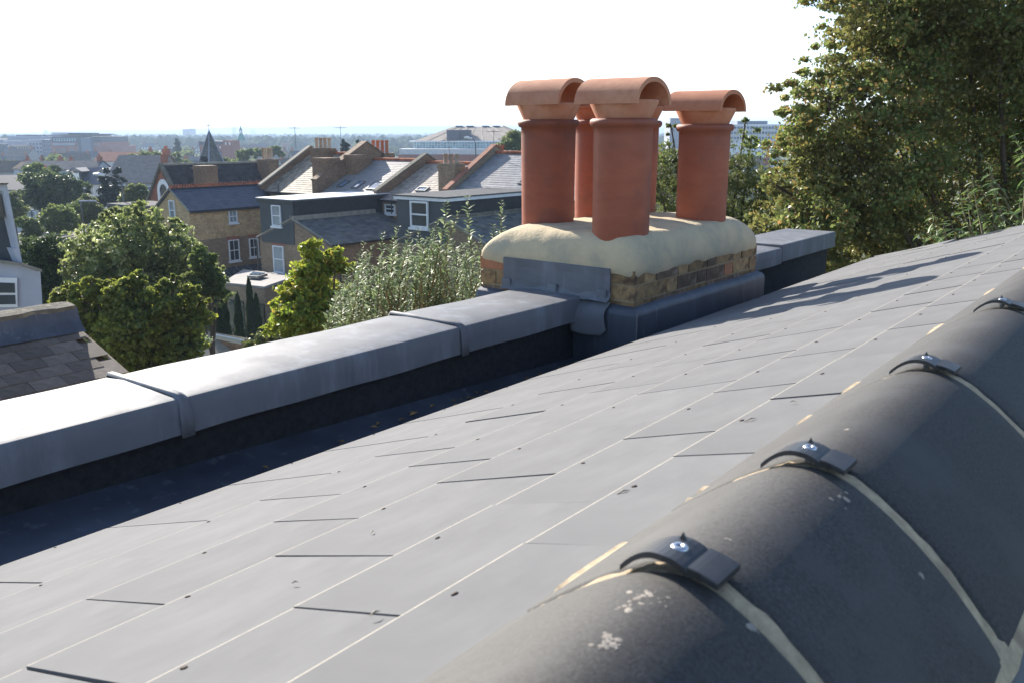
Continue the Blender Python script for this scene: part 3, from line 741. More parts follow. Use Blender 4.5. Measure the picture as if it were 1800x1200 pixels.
# ================================================================== SETTING: GROUND, HILLS
def gz(Y):                                        # ground level by distance ahead
    return -12.4 if Y < 75 else -12.4 - 5.6 * min(1, (Y - 75) / 120)
m = MB(); P = []; ys = [-60, -20, 0, 20, 40, 60, 75, 95, 120, 150, 195, 260, 400, 700, 1200, 2000, 3500, 6000, 8700]
nx = 25
def WF(X, Y, Z): return (X * ct - Y * st, X * st + Y * ct, Z)       # heading frame -> a,b,z
for Y in ys:
    for i in range(nx):
        u = (i / (nx - 1) * 2 - 1); X = u * (120 + max(0, Y) * 1.3); P.append(WF(X, Y, gz(Y)))
m.grid(P, len(ys), nx); g = m.build('ground', M['ground'], None); g['kind'] = 'structure'
def hill(name, Y0, Y1, hs, seed, mat='hill', xr=(-.85, .85)):
    r = np.random.RandomState(seed); m = MB(); P = []; n = 160; k = 9
    for j in range(k):
        v = j / (k - 1); Y = Y0 + (Y1 - Y0) * v
        for i in range(n):
            u = i / (n - 1); t = xr[0] + (xr[1] - xr[0]) * u; px = CX + FP * t / (cp)
            e = np.interp(px, [q[0] for q in hs], [q[1] for q in hs]) * Y1 / FP * 1.02
            w = mnoise.fractal(Vector((t * 14 + seed, v * 1.2, seed)), 1, 2, 4) * .14
            h = -18 + (e + 18) * (math.sin(v * math.pi / 2) ** 1.3) * (1 + w * (1 if v < 1 else .35)) + (mnoise.noise(Vector((t * 220, 0, seed))) * Y1 * .0004 if v > .3 else 0)
            P.append(WF(t * Y, Y, h))
    m.grid(P, k, n); o = m.build(name, M[mat], None, smooth=True); o['kind'] = 'structure'; return o
hill('hills', 6500, 8500, [(-300, 1), (0, 3), (150, 8), (300, 9), (400, 11.5), (480, 13), (620, 14.5), (900, 14), (1300, 10), (2000, 8)], 3)
hill('near_hills', 4200, 5400, [(-300, 0), (150, -2), (250, 2), (350, 0), (450, 1), (560, 1), (640, 4), (720, 3), (900, 5), (1300, 3), (2000, 2)], 8)

# ================================================================== MID-DISTANCE HELPERS
def slates(name, mat, par, q, nu, nv, jit=.008, th=.012):
    """q = eave-left, eave-right, ridge-right, ridge-left; lapped courses as one mesh"""
    e0, e1, r1, r0 = [Vector(p) for p in q]; n = (e1 - e0).cross(r0 - e0).normalized()
    if n.z < 0: n = -n
    m = MB(); rr_ = random.Random(len(name) + nu)
    for j in range(nv):
        v0, v1 = j / nv, (j + 1.12) / nv
        for i in range(nu):
            o_ = .5 * (j % 2); u0, u1 = max(0, (i + o_) / nu), min(1, (i + 1 + o_) / nu)
            if j % 2 and i == 0: pass
            if u1 <= u0: continue
            a = e0.lerp(e1, u0); b = e0.lerp(e1, u1 - .04 / nu); c = r0.lerp(r1, u1 - .04 / nu); d = r0.lerp(r1, u0)
            k = rr_.uniform(0, jit)
            p = [a.lerp(d, v0) + n * (th + k), b.lerp(c, v0) + n * (th + k), b.lerp(c, min(1, v1)) + n * k * .3, a.lerp(d, min(1, v1)) + n * k * .3]
            p += [p[1] - n * (th + .01), p[0] - n * (th + .01)]
            m.add(p, [(0, 1, 2, 3), (5, 4, 1, 0)])
    o = m.build(name, M[mat], par); o['kind'] = 'stuff'
    m = MB(); m.slab([tuple(e0 - n * .12), tuple(e1 - n * .12), tuple(r1 - n * .12), tuple(r0 - n * .12)], .1)
    m.build('roof_deck', M[mat], par)
    return o
def window(par, face, p, w, h, glass='glass', bars=1, frame=.07, sill=True, mid=True, mat='white', depth=.09):
    """face 'b-': looks to -b, p = (a_left, b, z_bottom).  face 'a+': looks to +a, p = (a, b_left, z_bottom)."""
    def bx(m, u0, u1, z0, z1, n0, n1):
        if face == 'b-': m.box(p[0] + u0, p[0] + u1, p[1] - n1, p[1] - n0, p[2] + z0, p[2] + z1)
        else: m.box(p[0] + n0, p[0] + n1, p[1] + u0, p[1] + u1, p[2] + z0, p[2] + z1)
    m = MB(); f = frame
    bx(m, 0, f, 0, h, .003, depth); bx(m, w - f, w, 0, h, .003, depth); bx(m, f, w - f, h - f, h, .003, depth - .004); bx(m, f, w - f, 0, f, .003, depth - .004)
    if mid: bx(m, f, w - f, h * .5 - f * .4, h * .5 + f * .4, .006, depth * .8)
    for i in range(bars): 
        x = w * (i + 1) / (bars + 1); bx(m, x - f * .22, x + f * .22, f, h - f, .008, depth * .62)
    o = m.build('window', M[mat], par)
    g_ = MB(); bx(g_, f * .9, w - f * .9, f * .9, h - f * .9, .004, .03); g_.build('pane', M[glass], o)
    if sill:
        s_ = MB(); bx(s_, -.08, w + .08, -.12, -.005, .0, depth + .07); s_.build('sill', M[mat], o)
    return o
def far_stack(par, a0, a1, b0, b1, z0, z1, mat='darkbrick', pots=3, potmat='potfar', poth=.75, along='a'):
    m = MB(); m.box(a0, a1, b0, b1, z0, z1 - .32); m.box(a0 - .06, a1 + .06, b0 - .06, b1 + .06, z1 - .32, z1 - .14); m.box(a0 - .01, a1 + .01, b0 - .01, b1 + .01, z1 - .14, z1)
    c = m.build('chimney', M[mat], par)
    for i in range(pots):
        u = (i + .5) / pots; a_ = a0 + (a1 - a0) * (u if along == 'a' else .5); b_ = b0 + (b1 - b0) * (.5 if along == 'a' else u)
        q = MB(); q.lathe((a_, b_, z1 - .02), [(.16, 0), (.13, .06), (.12, poth * .85), (.155, poth * .88), (.155, poth), (.10, poth), (.10, poth * .5)], 10)
        q.build('chimney_pot', M[potmat], c, smooth=True)
    return c
ZG = -12.4
# ---- terraced houses, row along a, rear side towards us
EB, RB = 41.2, 45.7
def party(par, a_, ze, zr_, w=.30, up=.38, mat='concrete', cop='concrete', b0=EB - .3):
    m = MB(); m.prism([(a_ - w / 2, b0, ze - 2), (a_ - w / 2, b0, ze + up - .1), (a_ - w / 2, RB, zr_ + up), (a_ - w / 2, RB + (RB - b0), ze + up - .1), (a_ - w / 2, RB + (RB - b0), ze - 2)], (w, 0, 0))
    o = m.build('party_wall', M[mat], par)
    for s_ in (0, 1):
        bb0, bb1 = (b0 - .05, RB) if s_ == 0 else (RB, RB + (RB - b0))
        za, zb = (ze + up - .1, zr_ + up) if s_ == 0 else (zr_ + up, ze + up - .1)
        m = MB(); m.hexa([(a_ - w / 2 - .05, bb0, za + .003), (a_ + w / 2 + .05, bb0, za + .003), (a_ + w / 2 + .05, bb1, zb + .003), (a_ - w / 2 - .05, bb1, zb + .003), (a_ - w / 2 - .05, bb0, za + .1), (a_ + w / 2 + .05, bb0, za + .1), (a_ + w / 2 + .05, bb1, zb + .1), (a_ - w / 2 - .05, bb1, zb + .1)])
        m.build('coping', M[cop], par)
def terrace(name_lbl, a0, a1, ze, zr_, smat, wall='brownbrick', nu=20, nv=17, group=None, ridge='redridge'):
    t = thing('terraced_house', ((a0 + a1) / 2, RB, ZG), name_lbl, 'house', group)
    m = MB(); m.prism([(a0 + .02, EB + .05, ZG), (a0 + .02, EB + .05, ze - .1), (a0 + .02, RB, zr_ - .12), (a0 + .02, 2 * RB - EB - .05, ze - .1), (a0 + .02, 2 * RB - EB - .05, ZG)], (a1 - a0 - .04, 0, 0)); m.build('wall', M[wall], t)
    slates('roof_slates', smat, t, [(a0, EB - .15, ze), (a1, EB - .15, ze), (a1, RB, zr_), (a0, RB, zr_)], nu, nv)
    slates('roof_slates', smat, t, [(a1, 2 * RB - EB + .15, ze), (a0, 2 * RB - EB + .15, ze), (a0, RB, zr_), (a1, RB, zr_)], 12, 10)
    m = MB(); k = int((a1 - a0) / .45)
    for i in range(k):
        x0 = a0 + (a1 - a0) * i / k; m.tube([(x0 + .01, RB, zr_ + .03), (x0 + (a1 - a0) / k - .01, RB, zr_ + .03)], .13, 8)
    m.build('ridge_tiles', M[ridge], t)['kind'] = 'stuff'
    m = MB(); m.box(a0, a1, EB - .28, EB - .14, ze - .12, ze + .0); m.build('gutter', M['black'], t)
    return t
h1 = terrace('terraced house whose rear roof is covered in pale sandy lichened slates', -55, -48.9, -4.0, -1.36, 'sandslate', nu=22, nv=20)
party(h1, -55.0, -4.0, -1.36, mat='darkbrick', cop='stone', up=.5)
party(h1, -48.9, -3.95, -1.5, mat='darkbrick', cop='darkbrick', up=1.0, w=.5)
far_stack(h1, -50.0, -48.75, 41.7, 43.2, -5.2, -1.55, pots=0)
far_stack(h1, -48.8, -47.6, 43.6, 45.2, -5, -1.35, pots=0)
far_stack(h1, -53.9, -52.0, 44.9, 45.7, -2.2, -.95, 'darkbrick', 4, 'potbuff', .8)
far_stack(h1, -50.3, -48.4, 47.2, 48.2, -3.2, -1.3, 'darkbrick', 4, 'potfar', .95)
m = MB(); m.tube([(-53.0, 41.0, -4.2), (-53.0, 41.0, -3.35)], .06, 8); m.build('soil_pipe', M['metal'], h1)
h2 = terrace('terraced house with pale smooth slate roof holding three rooflights and a slate-hung loft box', -48.6, -42.9, -3.95, -1.72, 'paleslate', nu=22, nv=22)
party(h2, -42.9, -4.0, -1.80, mat='darkbrick', cop='concrete', up=.5)
h3 = terrace('terraced house with mottled brown slate roof and a tall brick stack at its right', -42.7, -36.9, -4.1, -1.85, 'brownslate', nu=24, nv=22)
far_stack(h3, -38.7, -37.3, 42.4, 43.3, -4.5, -1.72, 'brownbrick', 3, 'potbuff', .6)
party(h3, -36.8, -3.7, -1.15, mat='brownbrick', cop='orangebrick', up=.5)
far_stack(h3, -37.9, -36.9, 46.6, 47.4, -3, -1.3, 'orangebrick', 2, 'potfar', .7)
h4 = terrace('terraced house with smooth mid-grey slate roof just left of the chimney pots', -36.6, -30.7, -3.5, -1.12, 'greyslate', nu=20, nv=20)
far_stack(h4, -35.0, -33.4, 46.2, 47.0, -3, -1.15, 'orangebrick', 3, 'potfar', .35)
h5 = terrace('terraced house with grey slate roof hidden behind the chimney pots', -30.5, -24.6, -3.5, -1.12, 'greyslate', nu=12, nv=10)
def aerial(par, x, y, a_, h=1.6):
    p = PX(x, y, a=a_); m = MB(); m.tube([(p[0], p[1], p[2]), (p[0], p[1], p[2] + h)], .022, 4); t_ = (p[0], p[1], p[2] + h * .92)
    m.tube([(t_[0] - .5, t_[1], t_[2]), (t_[0] + .5, t_[1], t_[2])], .018, 4)
    for i in range(6): q = t_[0] - .45 + .18 * i; m.tube([(q, t_[1] - .2, t_[2]), (q, t_[1] + .2, t_[2])], .012, 4)
    m.build('aerial', M['metal'], par)
aerial(h1, 520, 262, -53); aerial(h3, 790, 282, -38, 1.3); aerial(h2, 600, 268, -48.2, 1.8); aerial(h4, 868, 268, -36.5, 1.4)
for h_, x_ in ((h2, -46.25), (h4, -34.1)):
    m = MB(); m.tube([(x_, 33.9, ZG), (x_, 33.9, -6.3)], .05, 6); m.build('downpipe', M['black'], h_)
m = MB(); m.tube([(-39.2, 34.4, ZG), (-39.2, 34.4, -6.3)], .05, 6); m.build('downpipe', M['black'], h2)
# rooflights
def rooflight(par, x0, y0, x1, y1, slope_pts, w=.78, h=1.0, mat='skyglass'):
    (bA, zA), (bB, zB) = slope_pts; s_ = (zB - zA) / (bB - bA); best = None
    for i in range(600):
        b_ = bA + (bB - bA) * i / 599; p = PX(x0, y0, b=b_); e = abs(p[2] - (zA + s_ * (b_ - bA)))
        if best is None or e < best[0]: best = (e, p)
    a_, b_, z_ = best[1]; n = Vector((0, -s_, 1)).normalized(); d = Vector((0, 1, s_)).normalized()
    p0 = Vector((a_, b_, z_)) + n * .05; q = [p0, p0 + Vector((w, 0, 0)), p0 + Vector((w, 0, 0)) + d * h, p0 + d * h]
    m = MB(); f_ = .09
    for u0, u1, v0, v1 in ((0, w, 0, f_), (0, w, h - f_, h), (0, f_, f_, h - f_), (w - f_, w, f_, h - f_)):
        m.slab([p0 + Vector((u0, 0, 0)) + d * v0, p0 + Vector((u1, 0, 0)) + d * v0, p0 + Vector((u1, 0, 0)) + d * v1, p0 + Vector((u0, 0, 0)) + d * v1], .09)
    o = m.build('rooflight', M['metal'], par)
    m = MB(); m.slab([p0 + Vector((f_, 0, 0)) + d * f_ + n * .02, p0 + Vector((w - f_, 0, 0)) + d * f_ + n * .02, p0 + Vector((w - f_, 0, 0)) + d * (h - f_) + n * .02, p0 + Vector((f_, 0, 0)) + d * (h - f_) + n * .02], .03)
    m.build('pane', M[mat], o)
sl2 = ((EB, -3.95), (RB, -1.72)); sl3 = ((EB, -4.1), (RB, -1.85)); sl4 = ((EB, -3.5), (RB, -1.12))
rooflight(h2, 592, 331, 0, 0, sl2, .6, .9); rooflight(h2, 617, 333, 0, 0, sl2, .6, .95); rooflight(h2, 643, 335, 0, 0, sl2, .95, 1.05)
rooflight(h3, 730, 338, 0, 0, sl3, .9, .5); rooflight(h4, 910, 326, 0, 0, sl4, .9, 1.2)
# rear outriggers
def outrigger(par, a0, a1, b0, zel, zap, b1=EB + .3, wall='brownbrick', roof='oldslate', nu=18, nv=14, zb=ZG, aap=None, ridge_mat='concrete'):
    ap = aap or (a0 + a1) / 2
    m = MB(); m.prism([(a0 + .04, b0, zb), (a0 + .04, b0, zel - .06), (ap, b0, zap - .12), (a1 - .04, b0, zel - .06), (a1 - .04, b0, zb)], (0, b1 - b0, 0)); m.build('rear_wing', M[wall], par)
    slates('wing_slates', roof, par, [(a1 + .12, b0 - .06, zel), (a1 + .12, b1, zel), (ap, b1, zap), (ap, b0 - .06, zap)], nu, nv)
    slates('wing_slates', roof, par, [(a0 - .12, b1, zel), (a0 - .12, b0 - .06, zel), (ap, b0 - .06, zap), (ap, b1, zap)], nu, nv)
    m = MB(); m.tube([(ap, b0 - .08, zap + .04), (ap, b1, zap + .04)], .12, 8); m.build('ridge_tiles', M[ridge_mat], par)
    for x0, z0 in ((a0 - .12, zel), (a1 + .12, zel)):
        m = MB(); m.tube([(x0, b0 - .07, z0 + .01), (ap, b0 - .07, zap + .04)], .06, 6); m.build('verge_mortar', M['stone'], par)
    m = MB(); m.box(a1 + .06, a1 + .18, b0, b1, zel - .1, zel - .0); m.build('gutter', M['black'], par)
outrigger(h2, -46.1, -39.4, 34, -6.15, -4.85)
outrigger(h4, -34.0, -27.2, 34, -5.55, -4.15)
def loft(par, a0, a1, b0, zt, zb, b1=EB + .6, edge='white', flare=0):
    m = MB(); m.box(a0, a1 - .02, b0 - .02, b1, zb, zt - .18); m.build('loft_box', M['vslate'], par)
    m = MB(); m.box(a1 - .02, a1 + .02, b0 + .02, b1, zb + .9, zt - .18); m.build('side_cladding', M['darkclad'], par)
    m = MB(); m.box(a0 - .12, a1 + .14, b0 - .14, b1, zt - .18, zt - .02); m.build('fascia', M[edge], par)
    m = MB(); m.box(a0 - .16, a1 + .18, b0 - .18, b1, zt - .017, zt + .06); m.build('flat_roof', M['felt_roof'], par)
loft(h2, -45.8, -42.65, 33.98, -3.80, -6.4, edge='darkclad')
loft(h4, -34.0, -30.57, 33.98, -3.12, -5.6)
m = MB(); m.box(-45.98, -42.45, 33.80, EB + .6, -3.737, -3.70); m.build('roof_edge', M['white'], h2)
m = MB(); m.box(-42.70, -42.50, 33.9, 40.5, -4.95, -4.66); m.build('rendered_upstand', M['stone'], h2)
m = MB(); m.box(-30.62, -30.42, 33.9, 40.5, -4.45, -4.18); m.build('rendered_upstand', M['stone'], h4)
window(h2, 'b-', (-44.6, 33.96, -5.35), .85, 1.25, 'curtain', 0)
window(h4, 'b-', (-32.98, 33.96, -4.72), 1.28, 1.38, 'glass', 0, .1)
window(h2, 'b-', (-44.75, 34.0, -8.2), 1.0, 1.65, 'curtain', 0)
m = MB(); m.box(-44.9, -43.6, 33.97, 34.0, -6.5, -6.25); m.build('lintel', M['redwall'], h2)
m = MB(); m.lathe((-42.9, 33.95, -4.9), [(.04, 0), (.05, .06), (.02, .12), (.06, .18), (.03, .24), (.0, .3)], 8); m.build('finial', M['stone'], h2)
window(h3, 'a+', (-42.5, 0, 0), .1, .1) if False else None
window(h3, 'b-', (-42.35, EB + .04, -4.98), .95, .62, 'glass', 0, .1)
m = MB(); m.tube([(-41.7, EB - .02, -9), (-41.7, EB - .02, -4.3)], .06, 6); m.build('downpipe', M['black'], h3)
# yellow brick end wing
yb = thing('yellow_brick_house', (-55.4, 38, ZG), 'yellow brick gabled house with navy slate roof and red ridge tiles, sash windows below', 'house')
m = MB(); m.prism([(-57.3, 34, ZG), (-57.3, 34, -4.9), (-55.45, 34, -3.6), (-53.48, 34, -4.95), (-53.48, 34, ZG)], (0, 7.2, 0)); m.build('wall', M['yellowbrick'], yb)
m = MB(); m.box(-53.477, -53.44, 33.99, 41.2, ZG, -6.93); m.build('lower_brickwork', M['brownbrick'], yb)
slates('roof_slates', 'navyslate', yb, [(-53.25, 33.9, -4.92), (-53.25, 41.6, -4.92), (-55.45, 41.6, -3.52), (-55.45, 33.9, -3.52)], 26, 12)
slates('roof_slates', 'navyslate', yb, [(-57.5, 41.6, -4.92), (-57.5, 33.9, -4.92), (-55.45, 33.9, -3.52), (-55.45, 41.6, -3.52)], 26, 12)
for i in range(38):
    m = MB() if i == 0 else m
    b_ = 33.9 + 7.8 * i / 38
    if i == 0: q = MB(); q.prism([(-.16, 0, -.06), (0, 0, .08), (.16, 0, -.06)], (0, .19, 0)); q.box(-.025, .025, .05, .13, .06, .17); rme = q.mesh('ridge_tile', M['redridge'])
    inst('ridge_tile', rme, yb, rel(yb, (-55.45, b_, -3.44)))
m = MB(); m.box(-53.3, -53.17, 33.9, 41.3, -5.08, -4.96); m.build('gutter', M['black'], yb)
m = MB(); m.tube([(-57.5, 33.86, -4.9), (-55.45, 33.86, -3.5), (-53.3, 33.86, -4.92)], .06, 6); m.build('verge_mortar', M['stone'], yb)
window(yb, 'b-', (-55.75, 34, -5.65), .68, 1.35, 'curtain', 0)
window(yb, 'a+', (-53.44, 36.97, -5.95), .68, .9, 'curtain', 1)
window(yb, 'a+', (-53.44, 36.8, -8.6), .85, 1.48, 'glass', 1)
window(yb, 'a+', (-53.44, 38.5, -8.5), .78, 1.34, 'glass', 1)
for b_, w_ in ((36.7, 1.05), (38.42, .95)):
    m = MB(); m.box(-53.44, -53.42, b_, b_ + w_, -7.1, -6.9); m.build('red_lintel', M['redwall'], yb)
# glazed lean-to and side extension
lt = thing('glazed_lean_to', (-51, 36, ZG), 'dark framed glass lean-to roof below the lower windows of the yellow brick house', 'lean-to')
q0, q1 = (-53.3, 35.2, -9.05), (-53.3, 40, -9.05); q2, q3 = (-51.6, 40, -9.95), (-51.6, 35.2, -9.95)
m = MB(); m.slab([q3, q2, q1, q0], .05); m.build('glass_roof', M['glass'], lt)
m = MB()
for i in range(6): b_ = 35.2 + 4.8 * i / 5; m.tube([(-53.3, b_, -8.97), (-51.6, b_, -9.87)], .05, 4)
m.build('glazing_bars', M['metal'], lt); m = MB(); m.box(-53.3, -51.65, 35.25, 40, ZG, -9.98); m.build('wall', M['brownbrick'], lt)
sh = thing('garden_extension', (-40, 30, ZG), 'single-storey brick extension with pale felt roof and a raised rooflight', 'extension')
c4 = [PX(393, 500, b=29.5), PX(465, 508, b=28.2), PX(522, 488, b=32.5), PX(428, 477, b=34.0)]
m = MB(); m.slab(c4, .12); m.build('felt_roof', M['paleroof'], sh)
zmin = min(q[2] for q in c4)
m = MB(); m.add([(q[0], q[1], ZG) for q in c4] + [(q[0], q[1], q[2] - .02) for q in c4], [(0, 1, 5, 4), (1, 2, 6, 5), (2, 3, 7, 6), (3, 0, 4, 7)]); m.build('wall', M['brownbrick'], sh)
cc = [Vector(q) for q in c4]; ctr = (cc[0] + cc[1] + cc[2] + cc[3]) / 4
q_ = [ctr.lerp(c, .28) + Vector((0, 0, .2)) for c in cc]
m = MB(); m.slab(q_, .14); o = m.build('rooflight', M['metal'], sh)
m = MB(); m.slab([ctr.lerp(c, .23) + Vector((0, 0, .36)) for c in cc], .02); m.build('pane', M['skyglass'], o)
m = MB(); u = (cc[1] - cc[0]).normalized()
for i in range(4):
    p = cc[0].lerp(cc[1], .12 + .24 * i) + Vector((0, 0, -.8)); n_ = Vector((-u.y, u.x, 0)); n_ = n_ if n_.y < 0 else -n_
    w_ = u * .75; m.hexa([tuple(p + n_ * .01 - Vector((0, 0, 1.9))), tuple(p + w_ + n_ * .01 - Vector((0, 0, 1.9))), tuple(p + w_ + n_ * .05 - Vector((0, 0, 1.9))), tuple(p + n_ * .05 - Vector((0, 0, 1.9))), tuple(p + n_ * .01), tuple(p + w_ + n_ * .01), tuple(p + w_ + n_ * .05), tuple(p + n_ * .05)])
m.build('glazed_doors', M['glass'], sh)
# garden fences and walls
def board_wall(name, lbl, cat, pts, h, mat, bw=.18, org=None):
    t = thing(name, (pts[0][0], pts[0][1], pts[0][2]), lbl, cat); q = MB(); q.box(0, bw - .015, -.012, .012, 0, h); me = q.mesh('board', M[mat]); ang = 0
    for p0, p1 in zip(pts, pts[1:]):
        d = Vector(p1) - Vector(p0); L_ = math.hypot(d.x, d.y); n = int(L_ / bw); an = math.atan2(d.y, d.x)
        for i in range(n):
            p = Vector(p0) + d * (i / n); inst('board', me, t, rel(t, p), (0, 0, an), (1, 1, RNG.uniform(.98, 1.02)))
        q2 = MB(); nn = Vector((-d.y, d.x, 0)).normalized() * .03
        for zz in (.3, h - .35): q2.tube([Vector(p0) + nn + Vector((0, 0, zz)), Vector(p1) + nn + Vector((0, 0, zz))], .035, 4)
        q2.build('rail', M['wood'], t)
    return t
zf = ZG
w0, w1 = PX(378, 603, z=ZG + .1), PX(486, 578, z=ZG + .1)
board_wall('garden_fence', 'pale boarded garden fence behind the row of thin cypresses', 'fence', [w0, w1], 1.15, 'palewood', .22)
f0, f1 = PX(382, 570, z=ZG + .6), PX(455, 556, z=ZG + .6)
board_wall('garden_fence', 'brown trellis-topped fence further back between cypresses and extension', 'fence', [f0, f1], 1.5, 'wood', .2)
sd_ = thing('garden_shed', PX(475, 570, z=ZG), 'small black timber shed with pale flat roof beside the cypresses', 'shed')
s0 = PX(475, 570, z=ZG)
m = MB(); m.box(s0[0] - 1.3, s0[0] + 1.3, s0[1] - .2, s0[1] + 2, ZG, ZG + 2.5); m.build('wall', M['darkclad'], sd_)
m = MB(); m.box(s0[0] - 1.45, s0[0] + 1.45, s0[1] - .35, s0[1] + 2.1, ZG + 2.51, ZG + 2.6); m.build('roof', M['paleslate'], sd_)
g2 = thing('garden_outbuilding', PX(390, 600, z=-9.2), 'low outbuilding with mossy sloping roof just above the lead coping', 'outbuilding')
k4 = [PX(340, 640, z=-9.6), PX(480, 610, z=-9.6), PX(438, 598, z=-8.8), PX(362, 585, z=-8.8)]
m = MB(); m.slab(k4, .1); m.build('roof', M['stone'], g2)
m = MB(); m.add([(q[0], q[1], ZG) for q in k4] + [(q[0], q[1], q[2] - .02) for q in k4], [(0, 1, 5, 4), (1, 2, 6, 5), (2, 3, 7, 6), (3, 0, 4, 7)]); m.build('wall', M['darkbrick'], g2)
m = MB(); e0, e1 = PX(372, 592, z=-8.7), PX(425, 603, z=-8.9); m.slab([e0, e1, PX(430, 597, z=-8.7), PX(380, 587, z=-8.5)], .06); m.build('roof_edge', M['white'], g2)

# ---- dark roofed red-brick school with arched window
sc = thing('red_brick_hall', (-76.3, 51, -16), 'red brick gabled hall with white arched window and long dark roof', 'building')
ap = PX(283, 292, b=46); le = PX(262, 358, b=46); wd = ap[0] - le[0]; ri = (2 * ap[0] - le[0], 46, le[2])
bf = 58.5
m = MB(); m.prism([(le[0], 46, -17), (le[0], 46, le[2]), (ap[0], 46, ap[2]), (ri[0], 46, ri[2]), (ri[0], 46, -17)], (0, bf - 46, 0)); m.build('wall', M['redwall'], sc)
slates('roof_slates', 'blackslate', sc, [(ri[0] + .2, 45.8, ri[2]), (ri[0] + .2, bf, ri[2]), (ap[0], bf, ap[2] + .08), (ap[0], 45.8, ap[2] + .08)], 30, 14)
slates('roof_slates', 'blackslate', sc, [(le[0] - .2, bf, le[2]), (le[0] - .2, 45.8, le[2]), (ap[0], 45.8, ap[2] + .08), (ap[0], bf, ap[2] + .08)], 30, 14)
m = MB(); m.tube([(ap[0], 45.8, ap[2] + .1), (ap[0], bf, ap[2] + .1)], .14, 6); m.build('ridge', M['stone'], sc)
for s_, p in ((-1, le), (1, ri)):
    m = MB(); m.slab([(p[0] + s_ * .3, 45.75, p[2]), (p[0] + s_ * .3, 46.1, p[2]), (ap[0], 46.1, ap[2] + .15), (ap[0], 45.75, ap[2] + .15)], .2); m.build('gable_coping', M['concrete'], sc)
aw = PX(288, 338, b=45.9); m = MB(); k = 14; P = []
for i in range(k + 1):
    an = math.pi * i / k
    for r_ in (.62, 1.02): P.append((aw[0] + math.cos(an) * r_, 45.86, aw[2] + math.sin(an) * r_ * 1.15))
m.grid(P, k + 1, 2)
m.grid([(p[0], p[1] + .14, p[2]) for p in P], k + 1, 2)
for x_ in (-.82, .82): m.box(aw[0] + x_ - .2, aw[0] + x_ + .2, 45.86, 45.99, aw[2] - .9, aw[2])
o = m.build('arched_window', M['white'], sc)
m = MB(); m.prism([(aw[0] - .62, 45.93, aw[2] - .9)] + [(aw[0] - math.cos(math.pi * i / 10) * .62, 45.93, aw[2] + math.sin(math.pi * i / 10) * .7) for i in range(11)] + [(aw[0] + .62, 45.93, aw[2] - .9)], (0, .05, 0)); m.build('pane', M['glass'], o)
c_ = PX(361, 300, a=ap[0] + 2.6); far_stack(sc, c_[0] - .6, c_[0] + .6, c_[1] - .9, c_[1] + .9, -6, c_[2] + .45, 'darkbrick', 0)
c_ = PX(471, 290, a=ap[0] + 1.5); far_stack(sc, c_[0] - .9, c_[0] + .9, c_[1] - .6, c_[1] + .6, -6, c_[2] + .55, 'darkbrick', 4, 'potbuff', 1.15)
# ---- spire
def at(x, y, Y): return PX(x, y, Y=Y)
s0 = at(372, 292, 128); st_ = at(368, 229, 128)
spr = thing('church_spire', (s0[0], s0[1], -18), 'steep slate spire with pale lead hips and a weathervane above the dark hall roof', 'spire')
hw = 22.5 / FP * 128
m = MB(); base = [(s0[0] + dx * hw * 1.0, s0[1] + dy * hw * 1.0, s0[2]) for dx, dy in ((-.75, -.75), (.75, -.75), (.75, .75), (-.75, .75))]
apx = (s0[0], s0[1], st_[2])
for i in range(4):
    pa, pb = Vector(base[i]), Vector(base[(i + 1) % 4]); A_ = Vector(apx); nv_ = 26
    for j in range(nv_):
        v0, v1 = j / nv_, (j + 1) / nv_; nn = (pb - pa).cross(A_ - pa).normalized() * .035
        nq = max(1, int(9 * (1 - v0)))
        for k in range(nq):
            u0, u1 = k / nq, (k + .96) / nq
            q = [pa.lerp(pb, u0).lerp(A_, v0) + nn, pa.lerp(pb, u1).lerp(A_, v0) + nn, pa.lerp(pb, u1).lerp(A_, v1), pa.lerp(pb, u0).lerp(A_, v1)]; m.add(q, [(0, 1, 2, 3)])
m.add([Vector(p) for p in base] + [Vector(apx)], [(0, 1, 4), (1, 2, 4), (2, 3, 4), (3, 0, 4)])
m.build('spire_slates', M['oldslate'], spr)['kind'] = 'stuff'
for p in base:
    m = MB(); m.tube([p, apx], [.11, .05], 6); m.build('lead_hip', M['officelt'], spr)
m = MB(); m.tube([apx, (apx[0], apx[1], apx[2] + 1.0)], .03, 5); m.tube([(apx[0] - .35, apx[1], apx[2] + .62), (apx[0] + .35, apx[1], apx[2] + .62)], .025, 4); m.tube([(apx[0], apx[1] - .35, apx[2] + .62), (apx[0], apx[1] + .35, apx[2] + .62)], .025, 4); m.build('weathervane', M['black'], spr)
m = MB(); m.box(s0[0] - hw * .72, s0[0] + hw * .72, s0[1] - hw * .72, s0[1] + hw * .72, -18, s0[2]); m.build('tower', M['stone'], spr)
m = MB(); m.box(s0[0] + .2, s0[0] + .8, s0[1] - hw * .95, s0[1] - hw * .3, s0[2], s0[2] + .9); m.prism([(s0[0] + .05, s0[1] - hw, s0[2] + .9), (s0[0] + .95, s0[1] - hw, s0[2] + .9), (s0[0] + .5, s0[1] - hw, s0[2] + 1.35)], (0, hw * .7, 0)); m.build('lucarne', M['blackslate'], spr)

